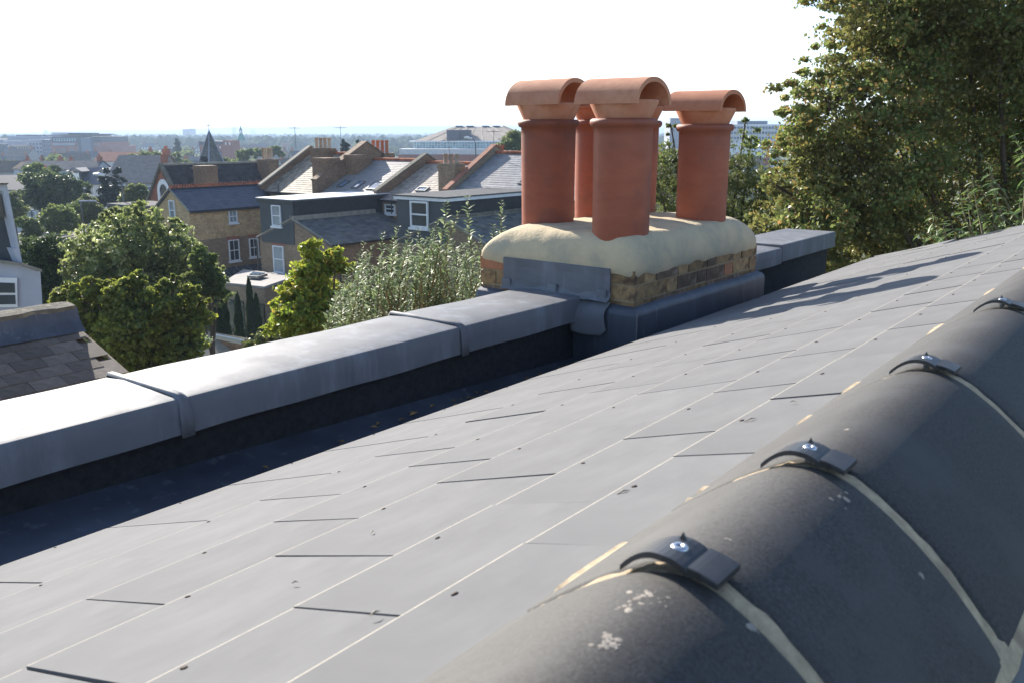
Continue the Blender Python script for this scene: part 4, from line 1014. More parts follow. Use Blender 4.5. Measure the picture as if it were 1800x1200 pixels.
# ================================================================== FAR BUILDINGS (boxes facing us, built in the heading frame)
class HB(MB):
    """box given by picture columns / heights at a distance, with real depth behind"""
    def hbox(s, x0, x1, yt, yb, Y, dep, mi=0):
        u0, u1 = (x0 - CX) / FP / cp * Y, (x1 - CX) / FP / cp * Y
        zt, zb = [PX(900, y, Y=Y)[2] for y in (yt, yb)]
        c = [WF(u0, Y, zb), WF(u1, Y, zb), WF(u1, Y + dep, zb), WF(u0, Y + dep, zb), WF(u0, Y, zt), WF(u1, Y, zt), WF(u1, Y + dep, zt), WF(u0, Y + dep, zt)]
        return s.hexa(c, mi)
def far_b(name, lbl, cat, x, y, Y, group=None):
    p = PX(x, y, Y=Y); return thing(name, (p[0], p[1], gz(Y)), lbl, cat, group)
def fbox(par, nm, mat, x0, x1, yt, yb, Y, dep):
    h = HB(); h.hbox(x0, x1, yt, yb, Y, dep); return h.build(nm, M[mat], par)
def fwins(par, x0, x1, yt, yb, nx_, ny, Y, mat='glass', fx=.5, fy=.5, nm='window'):
    for i in range(nx_):
        for j in range(ny):
            a_ = x0 + (x1 - x0) * (i + .5 - fx / 2) / nx_; b_ = x0 + (x1 - x0) * (i + .5 + fx / 2) / nx_
            c_ = yt + (yb - yt) * (j + .5 - fy / 2) / ny; d_ = yt + (yb - yt) * (j + .5 + fy / 2) / ny
            h = HB(); h.hbox(a_, b_, c_, d_, Y - .25, .24); h.build(nm, M[mat], par)
of = far_b('office_block', 'orange and blue office block with curved glass stair tower and flat oversailing roof', 'office', 175, 285, 560)
fbox(of, 'wall', 'officeorange', 129, 180, 251, 290, 560, 40); fbox(of, 'upper_floor', 'officedk', 131, 180, 241, 250.9, 563, 35)
fbox(of, 'rear_block', 'officelt', 133, 197, 236, 245, 575, 30); fbox(of, 'flat_roof', 'officedk', 132, 165, 233.6, 235.3, 561, 38); fbox(of, 'flat_roof', 'officedk', 160, 197, 235.4, 237, 565, 34)
fbox(of, 'core', 'officedk', 174, 184, 243, 285, 559, 30); fbox(of, 'stair_tower', 'officeblue', 180, 195, 242.5, 286, 556, 20)
fbox(of, 'corner_block', 'officedk', 195, 213, 240.5, 250, 560, 40); fbox(of, 'corner_wall', 'officeorange', 195.2, 214, 250.1, 288, 560, 40); fbox(of, 'side_wall', 'officeorange', 214.1, 226, 257, 288, 562, 40)
fbox(of, 'roof_terrace', 'officelt', 132, 169, 252, 256, 558, 1.5)
fwins(of, 133, 172, 242, 250, 9, 1, 563, 'greenglass', .6, .7); fwins(of, 134, 168, 262, 267, 3, 1, 560, 'glass', .7, .9); fwins(of, 197, 211, 252, 256, 3, 1, 560, 'greenglass', .4, .8)
ap1 = far_b('apartment_block', 'pale grey-blue stepped apartment block with rows of small windows', 'apartments', 95, 285, 570)
fbox(ap1, 'wall', 'officelt', 88, 114, 246, 290, 570, 30); fbox(ap1, 'top_floor', 'officelt', 57, 129, 239.8, 245.9, 580, 30); fbox(ap1, 'flat_roof', 'officedk', 72, 116, 237.5, 239.6, 585, 20); fbox(ap1, 'dark_bay', 'officeblue', 114.1, 128.6, 246, 290, 572, 30)
fbox(ap1, 'side_block', 'officelt', 46, 88, 248, 256, 574, 30)
fwins(ap1, 92, 114, 250, 285, 4, 5, 570, 'officedk', .45, .45); fwins(ap1, 115, 128, 250, 270, 3, 3, 572, 'officelt', .3, .3)
ap2 = far_b('apartment_block', 'tan apartment block with balconies beside a charcoal gable block', 'apartments', 60, 285, 565)
fbox(ap2, 'wall', 'officetan', 58, 91, 255.8, 290, 565, 25); fbox(ap2, 'charcoal_wall', 'officeblue', 29, 57.9, 257, 290, 560, 25)
fwins(ap2, 63, 72, 258, 276, 1, 2, 565, 'officedk', .8, .7, 'balcony'); fwins(ap2, 74, 90, 256, 284, 4, 4, 565, 'officedk', .35, .45); fwins(ap2, 31, 56, 262, 275, 2, 2, 560, 'officelt', .15, .3)
ap3 = far_b('apartment_block', 'low brown-grey block with curved pale roof at the left edge of the view', 'apartments', 10, 285, 540)
fbox(ap3, 'wall', 'officetan', -40, 13, 254, 290, 540, 20); fbox(ap3, 'dark_wall', 'officedk', 13.1, 27, 254, 290, 545, 20); fbox(ap3, 'roof', 'officelt', -40, 18, 247, 253.9, 542, 20); fbox(ap3, 'link', 'officelt', 16, 60, 245, 256, 600, 30)
fwins(ap3, -38, 12, 257, 285, 8, 4, 540, 'officedk', .4, .5)
fbox(ap3, 'lift_tower', 'officeorange', -20, 5, 237, 247, 560, 15)
th_ = far_b('theatre_hall', 'broad theatre hall with brown hipped roof above a long glazed clerestory', 'theatre', 800, 270, 330)
YT = 330
def fp3(x, y, Y): return PX(x, y, Y=Y)
m = MB(); e = [fp3(729, 248, YT), fp3(945, 250, YT), fp3(945, 250, YT + 60), fp3(735, 248, YT + 60)]
rz = fp3(800, 223.5, YT + 25); r0_, r1_ = fp3(797, 223, YT + 25), fp3(885, 223, YT + 25); e = [(p[0], p[1], e[0][2]) for p in e]
m.add([e[0], e[1], e[2], e[3], r0_, r1_], [(0, 1, 5, 4), (1, 2, 5), (2, 3, 4, 5), (3, 0, 4)]); m.build('roof', M['theatreroof'], th_)
m = MB()
for i in range(1, 9): 
    u = i / 9; pa = Vector(e[0]).lerp(Vector(e[1]), u); pb = Vector(r0_).lerp(Vector(r1_), u); m.tube([pa + Vector((0, 0, .1)), pb + Vector((0, 0, .1))], .06, 4)
m.build('roof_seams', M['theatreroof'], th_)
m = MB(); m.tube([Vector(e[1]) + Vector((0, 0, .15)), Vector(r1_) + Vector((0, 0, .15))], .35, 5); m.build('pale_hip', M['stone'], th_)
fbox(th_, 'plant_room', 'officedk', 791, 811, 229, 247, YT + 1, 10); fbox(th_, 'plant_room_side', 'officedk', 811.1, 831, 229, 247, YT + 3, 8)
for x in (806, 824, 850, 868): fbox(th_, 'roof_vent', 'officedk', x, x + 12, 221.5, 223.5, YT + 24, 3)
fbox(th_, 'eaves_band', 'white', 728, 940, 248.1, 250.2, YT - .6, 58)
for i in range(12): fbox(th_, 'glazed_bay', 'greenglass', 735 + i * 15.2, 735 + (i + .97) * 15.2, 250.3, 262.2, YT + .4, 1)
for i in range(37): fbox(th_, 'mullion', 'white', 735 + i * 5.05, 735.5 + i * 5.05, 250.3, 262.2, YT + .15, .2)
for j in (254.2, 258.2): fbox(th_, 'transom', 'white', 735, 915, j, j + .35, YT + .2, .15)
fbox(th_, 'core', 'officelt', 737, 940, 250.3, 300, YT + 1.5, 56)
fbox(th_, 'pale_band', 'offwhite', 711, 940, 262.3, 272, YT - 12, 12); fbox(th_, 'brick_base', 'redwall', 709, 940, 272.1, 300, YT - 11.5, 12)
fbox(th_, 'cornice', 'redwall', 709, 940, 274, 276, YT - 12.3, .5)
# domed building
dm = far_b('domed_building', 'red brick block with green copper cupola rising at its right corner', 'building', 405, 270, 430)
YD = 430
fbox(dm, 'wall', 'redwall', 377, 420, 255, 285, YD, 20); fbox(dm, 'roof', 'officedk', 376, 420, 248.5, 254.9, YD + 1, 18); fbox(dm, 'corner_tower', 'redwall', 417, 432, 247, 285, YD - 2, 12)
fwins(dm, 382, 415, 257, 262, 5, 1, YD, 'white', .35, .8); fwins(dm, 382, 415, 265, 273, 5, 1, YD, 'glass', .35, .7); fwins(dm, 418, 431, 250, 256, 2, 1, YD - 2, 'white', .35, .8)
dc = fp3(424.3, 247, YD + 3); sc_ = YD / FP
m = MB(); m.lathe(dc, [(7.4 * sc_, 0), (7.6 * sc_, .8 * sc_), (6.4 * sc_, 4 * sc_), (4.6 * sc_, 8 * sc_), (3 * sc_, 10.5 * sc_), (2.6 * sc_, 11.5 * sc_)], 20); m.build('dome', M['verdigris'], dm, smooth=True)
m = MB()
for i in range(6):
    an = i / 6 * 6.283; c2 = (dc[0] + math.cos(an) * 2.1 * sc_, dc[1] + math.sin(an) * 2.1 * sc_); m.tube([(c2[0], c2[1], dc[2] + 11.5 * sc_), (c2[0], c2[1], dc[2] + 17 * sc_)], .5 * sc_, 6)
m.build('lantern_columns', M['offwhite'], dm)
m = MB(); m.lathe((dc[0], dc[1], dc[2] + 17 * sc_), [(2.9 * sc_, 0), (2.6 * sc_, 1 * sc_), (1.2 * sc_, 2.6 * sc_), (1.5 * sc_, 3.6 * sc_), (.5 * sc_, 5 * sc_), (.2 * sc_, 9 * sc_)], 12); m.build('lantern_cap', M['verdigris'], dm, smooth=True)
# hazy towers
for x0, x1, yt, yb, Y, lbl in [(351, 361, 227.5, 256, 1900, 'pale slim tower block far off behind the spire'), (362, 367, 226.5, 256, 1950, 'narrow grey tower block touching the left side of the spire'), (433, 438.5, 224, 240, 4200, 'tiny blue-grey tower block on the horizon right of the cupola'), (463, 470, 228, 240, 4800, 'low hazy slab block in the far distance'), (119, 122, 229, 243, 3800, 'tiny slab on the hazy horizon above the left office blocks'), (1163, 1186, 208, 262, 620, 'blue-grey office tower seen between two chimney pots')]:
    t = far_b('tower_block', lbl, 'tower block', (x0 + x1) / 2, yb, Y); fbox(t, 'wall', 'officelt', x0, x1, yt, yb, Y, 22); n_ = max(2, int((yb - yt) / 3))
    if Y < 3000: fwins(t, x0, x1, yt + 1, yb, max(2, int((x1 - x0) / 3)), n_, Y, 'officeblue', .6, .5)
wo_ = far_b('white_office', 'long white office building with ribbon windows between the right pot and the big tree', 'office', 1310, 260, 420)
fbox(wo_, 'wall', 'white', 1240, 1345, 219, 300, 420, 25); fbox(wo_, 'plant_room', 'officeblue', 1275, 1325, 213, 218.9, 425, 12)
for y in (223, 232, 241): fbox(wo_, 'ribbon_window', 'officeblue', 1242, 1344, y, y + 4, 419.6, .3)
for i in range(20): fbox(wo_, 'pier', 'white', 1243 + i * 5.2, 1243.8 + i * 5.2, 219.5, 250, 419.2, .35)
t = far_b('tower_crane', 'faint thin tower crane jib above the middle chimney pot', 'crane', 1048, 240, 1200)
p0, p1 = fp3(1052, 260, 1200), fp3(1052, 134, 1200); m = MB(); m.tube([p0, p1], .5, 4); m.build('mast', M['officelt'], t)
m = MB(); m.tube([p1, fp3(1044, 113, 1200)], .45, 4); m.tube([fp3(1057, 136, 1200), p1], .5, 4); m.build('jib', M['officelt'], t)

# nearer left houses
def little_house(x, y, Y, w, d, h, rh, rot, wall, roof, lbl, group=None, dorm=0, wins=3, chim=True, winmat='curtain', wm='white'):
    p = PX(x, y, Y=Y); zb = gz(Y); t = thing('house', (p[0], p[1], zb), lbl, 'house', group); zt = p[2]        # p = middle of the front eave
    t.rotation_euler = (0, 0, -TH + rot)
    def mk(fn, nm, mt, par=t):
        m = MB(); fn(m); me = m.mesh(nm, M[mt]); o = bpy.data.objects.new(nm, me); COL.objects.link(o); o.parent = par; return o
    H = zt - zb
    mk(lambda m: m.prism([(-w / 2, 0, 0), (-w / 2, 0, H), (-w / 2, d / 2, H + rh), (-w / 2, d, H), (-w / 2, d, 0)], (w, 0, 0)), 'wall', wall)
    def rf(m):
        m.slab([(-w / 2 - .2, -.3, H - .1), (w / 2 + .2, -.3, H - .1), (w / 2 + .2, d / 2, H + rh + .06), (-w / 2 - .2, d / 2, H + rh + .06)], .12)
        m.slab([(w / 2 + .2, d + .3, H - .1), (-w / 2 - .2, d + .3, H - .1), (-w / 2 - .2, d / 2, H + rh + .06), (w / 2 + .2, d / 2, H + rh + .06)], .12)
    mk(rf, 'roof', roof)
    for i in range(wins):
        x_ = -w / 2 + w * (i + .5) / wins
        for zc in (H - 1.9, H - 4.6):
            if zc < .3: continue
            f_ = mk(lambda m: (m.box(x_ - .6, x_ - .48, -.08, 0, zc, zc + 1.5), m.box(x_ + .48, x_ + .6, -.08, 0, zc, zc + 1.5), m.box(x_ - .48, x_ + .48, -.08, 0, zc + 1.38, zc + 1.5), m.box(x_ - .48, x_ + .48, -.08, 0, zc, zc + .12), m.box(x_ - .48, x_ + .48, -.07, 0, zc + .7, zc + .78)), 'window', wm)
            mk(lambda m: m.box(x_ - .48, x_ + .48, -.03, -.002, zc + .1, zc + 1.4), 'pane', winmat, f_)
    if chim:
        c = mk(lambda m: m.box(w / 2 - 1.0, w / 2 - .2, d / 2 - .5, d / 2 + .5, H + rh - .6, H + rh + 1.1), 'chimney', 'orangebrick')
        mk(lambda m: [m.tube([(w / 2 - .6, d / 2 + q, H + rh + 1.1), (w / 2 - .6, d / 2 + q, H + rh + 1.55)], .12, 6) for q in (-.28, .28)], 'chimney_pot', 'potfar', c)
    for i in range(dorm):
        x_ = -w / 2 + w * (i + .5) / dorm
        dd = mk(lambda m: m.box(x_ - .9, x_ + .9, .25, d / 2, H + .1, H + rh * .85), 'dormer', 'darkclad')
        mk(lambda m: m.prism([(x_ - 1.1, .15, H + rh * .85), (x_ + 1.1, .15, H + rh * .85), (x_, .15, H + rh * .85 + .6)], (0, d / 2, 0)), 'dormer_roof', 'paleslate', dd)
        mk(lambda m: m.box(x_ - .5, x_ + .5, .18, .26, H + .5, H + rh * .85 - .2), 'dormer_window', 'white', dd)
    return t
M['farroof1'] = surf('far_brown_roof', (.12, .09, .07), (.17, .13, .10), 1, .95, 0, .05); M['farroof2'] = surf('far_grey_roof', (.10, .10, .11), (.14, .14, .15), 1, .95, 0, .05); M['farroof3'] = surf('far_red_roof', (.22, .09, .06), (.28, .12, .08), 1, .95, 0, .05)
face = TH    # rotates a house so that its front looks back along the heading
little_house(158, 324, 150, 9, 8, 0, 2.4, face, 'offwhite', 'navyslate', 'white house with two dormers, each with a pale gabled roof', dorm=2)
little_house(100, 299, 190, 16, 8, 0, 1.6, face, 'bluewhite', 'farroof2', 'pale terrace with dark mansard roof and white sash windows behind the round trees', wins=5)
little_house(60, 297, 195, 9, 8, 0, 1.2, face, 'bluewhite', 'farroof1', 'pale blue-white house at the left end of the mansard terrace', wins=3)
little_house(14, 334, 130, 9, 7, 0, 1.8, face, 'offwhite', 'officedk', 'dark mansard house with white windows behind the neighbour white gable', wins=3)
little_house(258, 322, 120, 5, 7, 0, 2.6, face + .2, 'bluewhite', 'brownslate', 'small pale house with brown roof left of the red gabled hall', wins=1)
little_house(235, 312, 135, 8, 8, 0, 3, face - .1, 'stone', 'brownslate', 'brown roofed house half hidden by trees left of the red hall', wins=2)
little_house(212, 284, 240, 14, 9, 0, 2.2, face, 'offwhite', 'redwall', 'row of red roofed houses beyond the green trees', wins=4)
rs = np.random.RandomState(11); hg = 'distant town houses'
seen = 0
adj = ['brown', 'grey', 'red', 'dark']; rfm = ['farroof1', 'farroof2', 'farroof3', 'farroof2']; wlm = ['stone', 'farwallw', 'redwall', 'brownbrick']; M['farwallw'] = surf('far_pale_wall', (.34, .33, .31), (.28, .27, .26), 1, .9, 0, .1)
def simple_house_mesh(w, d, h, rh, wall, roof, seed):
    r = random.Random(seed); m = MB(); m.prism([(-w / 2, 0, -8), (-w / 2, 0, h), (-w / 2, d / 2, h + rh), (-w / 2, d, h), (-w / 2, d, -8)], (w, 0, 0), 0)
    m.slab([(-w / 2 - .2, -.3, h - .05), (w / 2 + .2, -.3, h - .05), (w / 2 + .2, d / 2, h + rh + .06), (-w / 2 - .2, d / 2, h + rh + .06)], .14, 1)
    m.slab([(w / 2 + .2, d + .3, h - .05), (-w / 2 - .2, d + .3, h - .05), (-w / 2 - .2, d / 2, h + rh + .06), (w / 2 + .2, d / 2, h + rh + .06)], .14, 1)
    k = max(2, int(w / 2.6))
    for i in range(k):
        x = -w / 2 + w * (i + .5) / k
        for z_ in (h - 1.9, h - 4.5): m.box(x - .5, x + .5, -.06, .0, z_, z_ + 1.3, 2)
    for x in (-w / 2 + .6, w / 2 - .6):
        m.box(x - .4, x + .4, d / 2 - .7, d / 2 + .7, h + rh - .5, h + rh + 1.2, 3)
        for q in (-.4, 0, .4): m.tube([(x, d / 2 + q, h + rh + 1.2), (x, d / 2 + q, h + rh + 1.8)], .13, 5, 3)
    return m.mesh('distant_house', [M[wall], M[roof], M[RNG.choice(('white', 'curtain'))], M['orangebrick']])
hm = [simple_house_mesh(RNG.uniform(9, 18), RNG.uniform(7, 9), RNG.uniform(6, 8), RNG.uniform(2, 3.2), wlm[i % 4], rfm[(i * 3 + 1) % 4], i) for i in range(10)]
spots = []
for i in range(120):
    Y = float(np.exp(rs.uniform(np.log(210), np.log(1500)))); px = rs.uniform(-60, 1350); X = (px - CX) / FP / cp * Y
    if 130 < px < 235 and Y > 470 and Y < 640: continue
    if 690 < px < 960 and Y > 300: continue
    if px < 130 and 500 < Y < 650: continue
    if 370 < px < 440 and Y < 460: continue
    if 1230 < px < 1350 and 400 < Y < 460: continue
    spots.append((X, Y))
for i, (X, Y) in enumerate(spots):
    o = bpy.data.objects.new('distant_house', hm[i % 10]); COL.objects.link(o); place(o, WF(X, Y, gz(Y))); o.rotation_euler = (0, 0, RNG.choice((0, math.pi / 2, .2, -.3, .5)) + RNG.uniform(-.15, .15))
    tag(o, ('distant town house with %s roof and %s walls in the haze' % (['brown', 'grey', 'red', 'dull grey'][((i % 10) * 3 + 1) % 4], ['stone', 'pale', 'red brick', 'brown brick'][(i % 10) % 4])), 'house', hg)

# ================================================================== NEIGHBOURS ON THE LEFT
# slate roof below a brick upstand wall, beyond our parapet
p0 = PX(135, 575, Y=9.2); p1 = PX(222, 652, b=p0[1]); nd = ((p1[0] - p0[0]), (p1[2] - p0[2])); nl_ = math.hypot(*nd); nu_ = (nd[0] / nl_, nd[1] / nl_)
nb_ = thing('neighbour_roof', (p0[0], p0[1] - 2, -4), 'weathered brown-grey slate roof under a mossy brick wall at lower left', 'roof')
sa = math.atan2(-nu_[1], nu_[0]); ex = nl_ / 5.2; sw = .30
m = MB(); m.box(0, ex + .10, -sw / 2 + .003, sw / 2 - .003, -.007, 0); nsl = m.mesh('slate', surf('weathered_slate', (.13, .105, .085), (.20, .165, .135), 9, .8, 0, .3, .4, 40, .003, .28, (1, 1, 1), (.09, .08, .06), 4))
tl = -.02
for k in range(13):
    top = (p0[0] + nu_[0] * ex * (k - .1), p0[2] + nu_[1] * ex * (k - .1))
    for j in range(20):
        b_ = p0[1] - sw * (j + .5 * (k % 2)) - .0
        if k % 2 and j == 0: pass
        o = inst('slate', nsl, nb_, rel(nb_, (top[0], b_ - sw / 2 + (0 if k % 2 else 0), top[1] + .012)), (RNG.uniform(-.006, .006), sa - .02 * RNG.uniform(.6, 1.8), RNG.uniform(-.006, .006)))
        if k % 2 and j == 0:
            pass
q = [(p0[0] - .1, p0[1] - 6.5, p0[2] - .02), (p0[0] + nu_[0] * ex * 13, p0[1] - 6.5, p0[2] + nu_[1] * ex * 13 - .03), (p0[0] + nu_[0] * ex * 13, p0[1] - .02, p0[2] + nu_[1] * ex * 13 - .03), (p0[0] - .1, p0[1] - .02, p0[2] - .02)]
m = MB(); m.slab(q, -.05); m.build('roof_deck', M['wood'], nb_)
wt = PX(125, 536, b=p0[1])
m = MB(); nn_ = 30; P = []
for i in range(nn_):
    b_ = p0[1] - 6.5 + 6.5 * i / (nn_ - 1)
    for a_, z_ in ((p0[0] + .0, p0[2] - .3), (p0[0] + .0, wt[2] - .05), (p0[0] + .02, wt[2] - .045), (p0[0] + .02, wt[2]), (p0[0] - .14, wt[2] + .03), (p0[0] - .32, wt[2]), (p0[0] - .32, wt[2] - .045), (p0[0] - .3, p0[2] - .3)):
        P.append((a_ + RNG.uniform(-.005, .005), b_, z_ + mnoise.noise(Vector((b_ * 4, a_ * 9, 2))) * .012))
m.grid(P, nn_, 8); m.add(P[-8:], [tuple(range(8))]); m.build('upstand_wall', M['concrete'], nb_)
m = MB(); P = []
for i in range(30):
    b_ = p0[1] - 6.4 + 6.42 * i / 29
    for o_, h_ in ((.01, .20), (.03, .12), (.05, .05), (.11, .012), (.16, -.0)): P.append((p0[0] + o_, b_, p0[2] + h_ - (o_ * .34 if o_ > .05 else 0) + .012 * math.sin(i * 1.9) * (o_ < .02) + .03))
m.grid(P, 30, 5); m.build('lead_flashing', M['leaddark'], nb_, smooth=True)
m = MB(); m.box(p0[0] - .3, p0[0] + nu_[0] * ex * 13 - .1, p0[1] - 6.4, p0[1] - .08, -12.4, p0[2] + nu_[1] * ex * 13 - .1); m.build('wall', M['brownbrick'], nb_)
m = MB(); m.tube([(p0[0], p0[1] + .005, p0[2] - .02), (p0[0] + nu_[0] * ex * 13, p0[1] + .005, p0[2] + nu_[1] * ex * 13 - .02)], .022, 6); m.build('verge_strip', M['mortar'], nb_)
# white rendered house with slate mansard
YW = 22
wh = thing('white_rendered_house', PX(30, 500, Y=YW + 2)[:2] + (ZG,), 'pale blue rendered house with dark slate mansard and white window at left edge', 'house')
def hq(x, y, dY=0): return PX(x, y, Y=YW + dY)
def ext(poly, dep, nm, mt, dY=0):
    P = [Vector(hq(x, y, dY)) for x, y in poly]; d = Vector((-dep, .0, 0)); m = MB(); m.prism(P, d); return m.build(nm, M[mt], wh)
ext([(-80, 700), (77, 700), (76, 560), (71, 478), (42, 468), (-80, 452)], 6, 'wall', 'bluewhite')
ext([(-80, 447), (42, 463.5), (74, 474), (74, 478.5), (42, 468.5), (-80, 452.5)], 6.3, 'coping', 'stone', -.15)
ext([(-80, 330), (4, 336), (24, 440), (20, 441), (32, 464), (-80, 447)], 4.5, 'mansard_slates', 'vslate', .3)
ext([(-80, 320), (12, 323.5), (40, 466), (34, 465), (22, 437), (30, 437), (6, 336), (-80, 331)], .5, 'mansard_parapet', 'bluewhite', .1)
ext([(-80, 319), (15, 322), (14, 325), (-80, 323)], .8, 'parapet_cap', 'concrete', -.02)
ext([(-80, 338), (1, 341), (8, 383), (-80, 380)], .1, 'dormer_window', 'glass', .15)
o = ext([(-30, 487), (30, 489), (31, 540), (-30, 541)], .08, 'window', 'white', -.08)
for poly in ([(-26, 496), (25, 498), (26, 515), (-26, 515)], [(-26, 519), (26, 519), (27, 535), (-26, 536)]):
    P = [Vector(hq(x, y, -.1)) for x, y in poly]; m = MB(); m.prism(P, Vector(WF(0, .018, 0))); m.build('pane', M['glass'], o)

# ================================================================== TREES
def TR(name, lbl, cat, spec, Y, n, size, leaf, seed, **kw):
    rs_ = np.random.RandomState(seed); ds_ = kw.pop('dspread', .6); sq = kw.pop('sq', None)
    lobes = px_lobes(spec, Y, rs_, ds_, sq); bx = kw.pop('base_px', None)
    base = PX(bx[0], bx[1], Y=Y) if bx else None
    return tree(name, lbl, cat, lobes, n, size, L[leaf], gz(Y), seed=seed, base=base, **kw)
# big tree, right
rsb = np.random.RandomState(21); sp_ = []
edge = [(1700, 60, 170), (1800, 160, 170), (1750, -60, 170), (1620, 40, 120), (1880, 0, 170), (1440, 280, 90), (1500, 350, 100), (1560, 150, 110), (1420, 420, 80), (1560, 480, 110), (1460, 190, 75), (1600, 300, 120), (1370, 330, 50), (1345, 420, 40), (1800, -260, 150), (1640, -190, 140), (1530, -70, 120), (1500, 40, 55), (1545, 90, 90), (1450, 130, 60), (1400, 175, 48), (1385, 235, 50), (1390, 300, 60), (1440, 350, 75), (1370, 380, 48), (1400, 450, 60), (1500, 430, 90), (1560, 280, 120), (1480, 240, 90), (1650, 120, 140), (1700, 300, 150), (1800, 50, 150), (1850, 200, 160), (1600, 430, 110), (1750, 450, 120), (1850, 400, 150), (1950, 100, 200), (1950, 350, 180), (1500, 560, 110), (1650, 620, 140), (1480, -20, 50), (1560, 20, 90)]
TR('hornbeam_tree', 'huge dense tree with small green and rusty leaves filling the upper right', 'tree', edge, 14.5, 300000, .064, 'big', 3, base_px=(1800, 900), trunk=.16, clump=.22, per=70, dspread=.9, aspect=.75, shell=.45, sq=.95)
# looser trees behind the pots
TR('ash_tree', 'feathery light green tree seen between and right of the chimney pots', 'tree', [(1150, 300, 42), (1180, 270, 30), (1200, 350, 50), (1300, 300, 45), (1320, 250, 22), (1290, 360, 50), (1345, 340, 45), (1240, 330, 60), (1180, 225, 12), (1310, 215, 10), (1330, 400, 45), (1170, 350, 40), (1260, 420, 70)], 19, 26000, .085, 'mid', 9, trunk=.1, clump=.3, aspect=.35, per=40, shell=.3, sq=1.15, base_px=(1250, 900))
# silver shrub behind parapet (shoots)
def shoots(name, lbl, cat, shoots_px, Y, leafL, aspect, mat, seed, zg, per, single=300, base_px=None, spread=.5, droop=.3, grp=None, gap=.045, trunkr=.03):
    r = random.Random(seed); b0 = PX(base_px[0], base_px[1], Y=Y); org = (b0[0], b0[1], zg); t = thing(name, org, lbl, cat, grp)
    leaves = []; st_m = MB()
    st_m.tube([org, (org[0], org[1], (zg + b0[2]) / 2), b0], [trunkr * 1.6, trunkr * 1.3, trunkr], 7)
    for (x0, y0, x1, y1) in shoots_px:
        dY = r.uniform(-spread, spread); p0 = Vector(PX(x0, y0, Y=Y + dY)); p1 = Vector(PX(x1, y1, Y=Y + dY + r.uniform(-.2, .2)))
        mid = p0.lerp(p1, .5) + Vector((r.uniform(-.05, .05), r.uniform(-.05, .05), 0)); Ln = (p1 - p0).length; n = max(4, int(Ln / gap))
        st_m.tube([Vector(b0).lerp(p0, .0) if r.random() < .25 else p0 - (p1 - p0) * .25, p0, mid, p1], [.010, .008, .005, .002], 4, cap=False)
        for i in range(n):
            u = (i + .5) / n; q = (p0.lerp(mid, u * 2) if u < .5 else mid.lerp(p1, u * 2 - 1)); ax = (p1 - p0).normalized()
            an = i * 2.4 + r.uniform(-.4, .4); s1 = ax.cross(Vector((.3, .8, .2))).normalized(); s2 = ax.cross(s1)
            for rep in range(per):
                an2 = an + rep * 3.1; d = (s1 * math.cos(an2) + s2 * math.sin(an2) + ax * r.uniform(.3, .9) + Vector((0, 0, -droop))).normalized()
                leaves.append((q, d, leafL * r.uniform(.6, 1.15) * (1.0 if u < .85 else .65)))
    st_m.build('stems', M['twig'], t, smooth=True)
    leaves.sort(key=lambda l: l[0].length)
    q = MB()      # unit leaf along +x, folded and arched
    q.add([(0, 0, 0), (.3, -aspect * .5, .04), (.3, 0, 0), (.3, aspect * .5, .04), (.65, -aspect * .42, .02), (.65, 0, -.03), (.65, aspect * .42, .02), (1, 0, -.12)],
          [(0, 2, 1), (0, 3, 2), (1, 2, 5, 4), (2, 3, 6, 5), (4, 5, 7), (5, 6, 7)])
    me = q.mesh('leaf', L[mat], smooth=True)
    def mat_of(l):
        p, d, s_ = l; up = Vector((r.uniform(-.6, .6), r.uniform(-.6, .6), 1)); y = up.cross(d).normalized(); z = d.cross(y)
        return Matrix(((d.x, y.x, z.x, 0), (d.y, y.y, z.y, 0), (d.z, y.z, z.z, 0), (0, 0, 0, 1))), s_
    for l in leaves[:single]:
        R_, s_ = mat_of(l); o = bpy.data.objects.new('leaf', me); COL.objects.link(o); o.parent = t
        o.matrix_local = Matrix.Translation(rel(t, l[0])) @ R_ @ Matrix.Scale(s_, 4)
    base_v = np.array(q.v); V = []
    for l in leaves[single:]:
        R_, s_ = mat_of(l); A_ = np.array(R_.to_3x3()); V.append(base_v @ A_.T * s_ + np.array(rel(t, l[0])))
    if V:
        mm = MB(); mm.v = np.concatenate(V).tolist(); k = len(base_v)
        mm.f = [[k * i + j for j in f_] for i in range(len(V)) for f_ in q.f]; mm.mi = [0] * len(mm.f)
        me2 = mm.mesh('foliage', L[mat], smooth=True); o = inst('foliage', me2, t, (0, 0, 0)); o['kind'] = 'stuff'
    return t
r = random.Random(4); S = []
tops = [(882, 352), (866, 395), (822, 345), (806, 372), (785, 352), (770, 385), (758, 402), (735, 400), (720, 408), (700, 398), (690, 420), (672, 410), (655, 432), (640, 425), (628, 455), (612, 470), (846, 415), (835, 440), (815, 430), (790, 420), (760, 440), (700, 450)]
for i in range(235):
    if i < len(tops): x1, y1 = tops[i]; x0 = x1 - r.uniform(-10, 25); y0 = y1 + r.uniform(90, 130)
    else:
        x1 = r.uniform(590, 850); ymin = np.interp(x1, [590, 640, 700, 780, 860], [500, 450, 425, 410, 440]); y1 = r.uniform(ymin, 560); x0 = x1 + r.uniform(-30, 30); y0 = y1 + r.uniform(60, 110)
    S.append((x0, y0, x1, y1))
shoots('silver_willow_shrub', 'silvery green shrub with upright leafy shoots behind the lead coping', 'shrub', S, 8.2, .072, .28, 'silver', 12, ZG, 3, 300, (720, 640), .7, 0, None, .026)
S = []
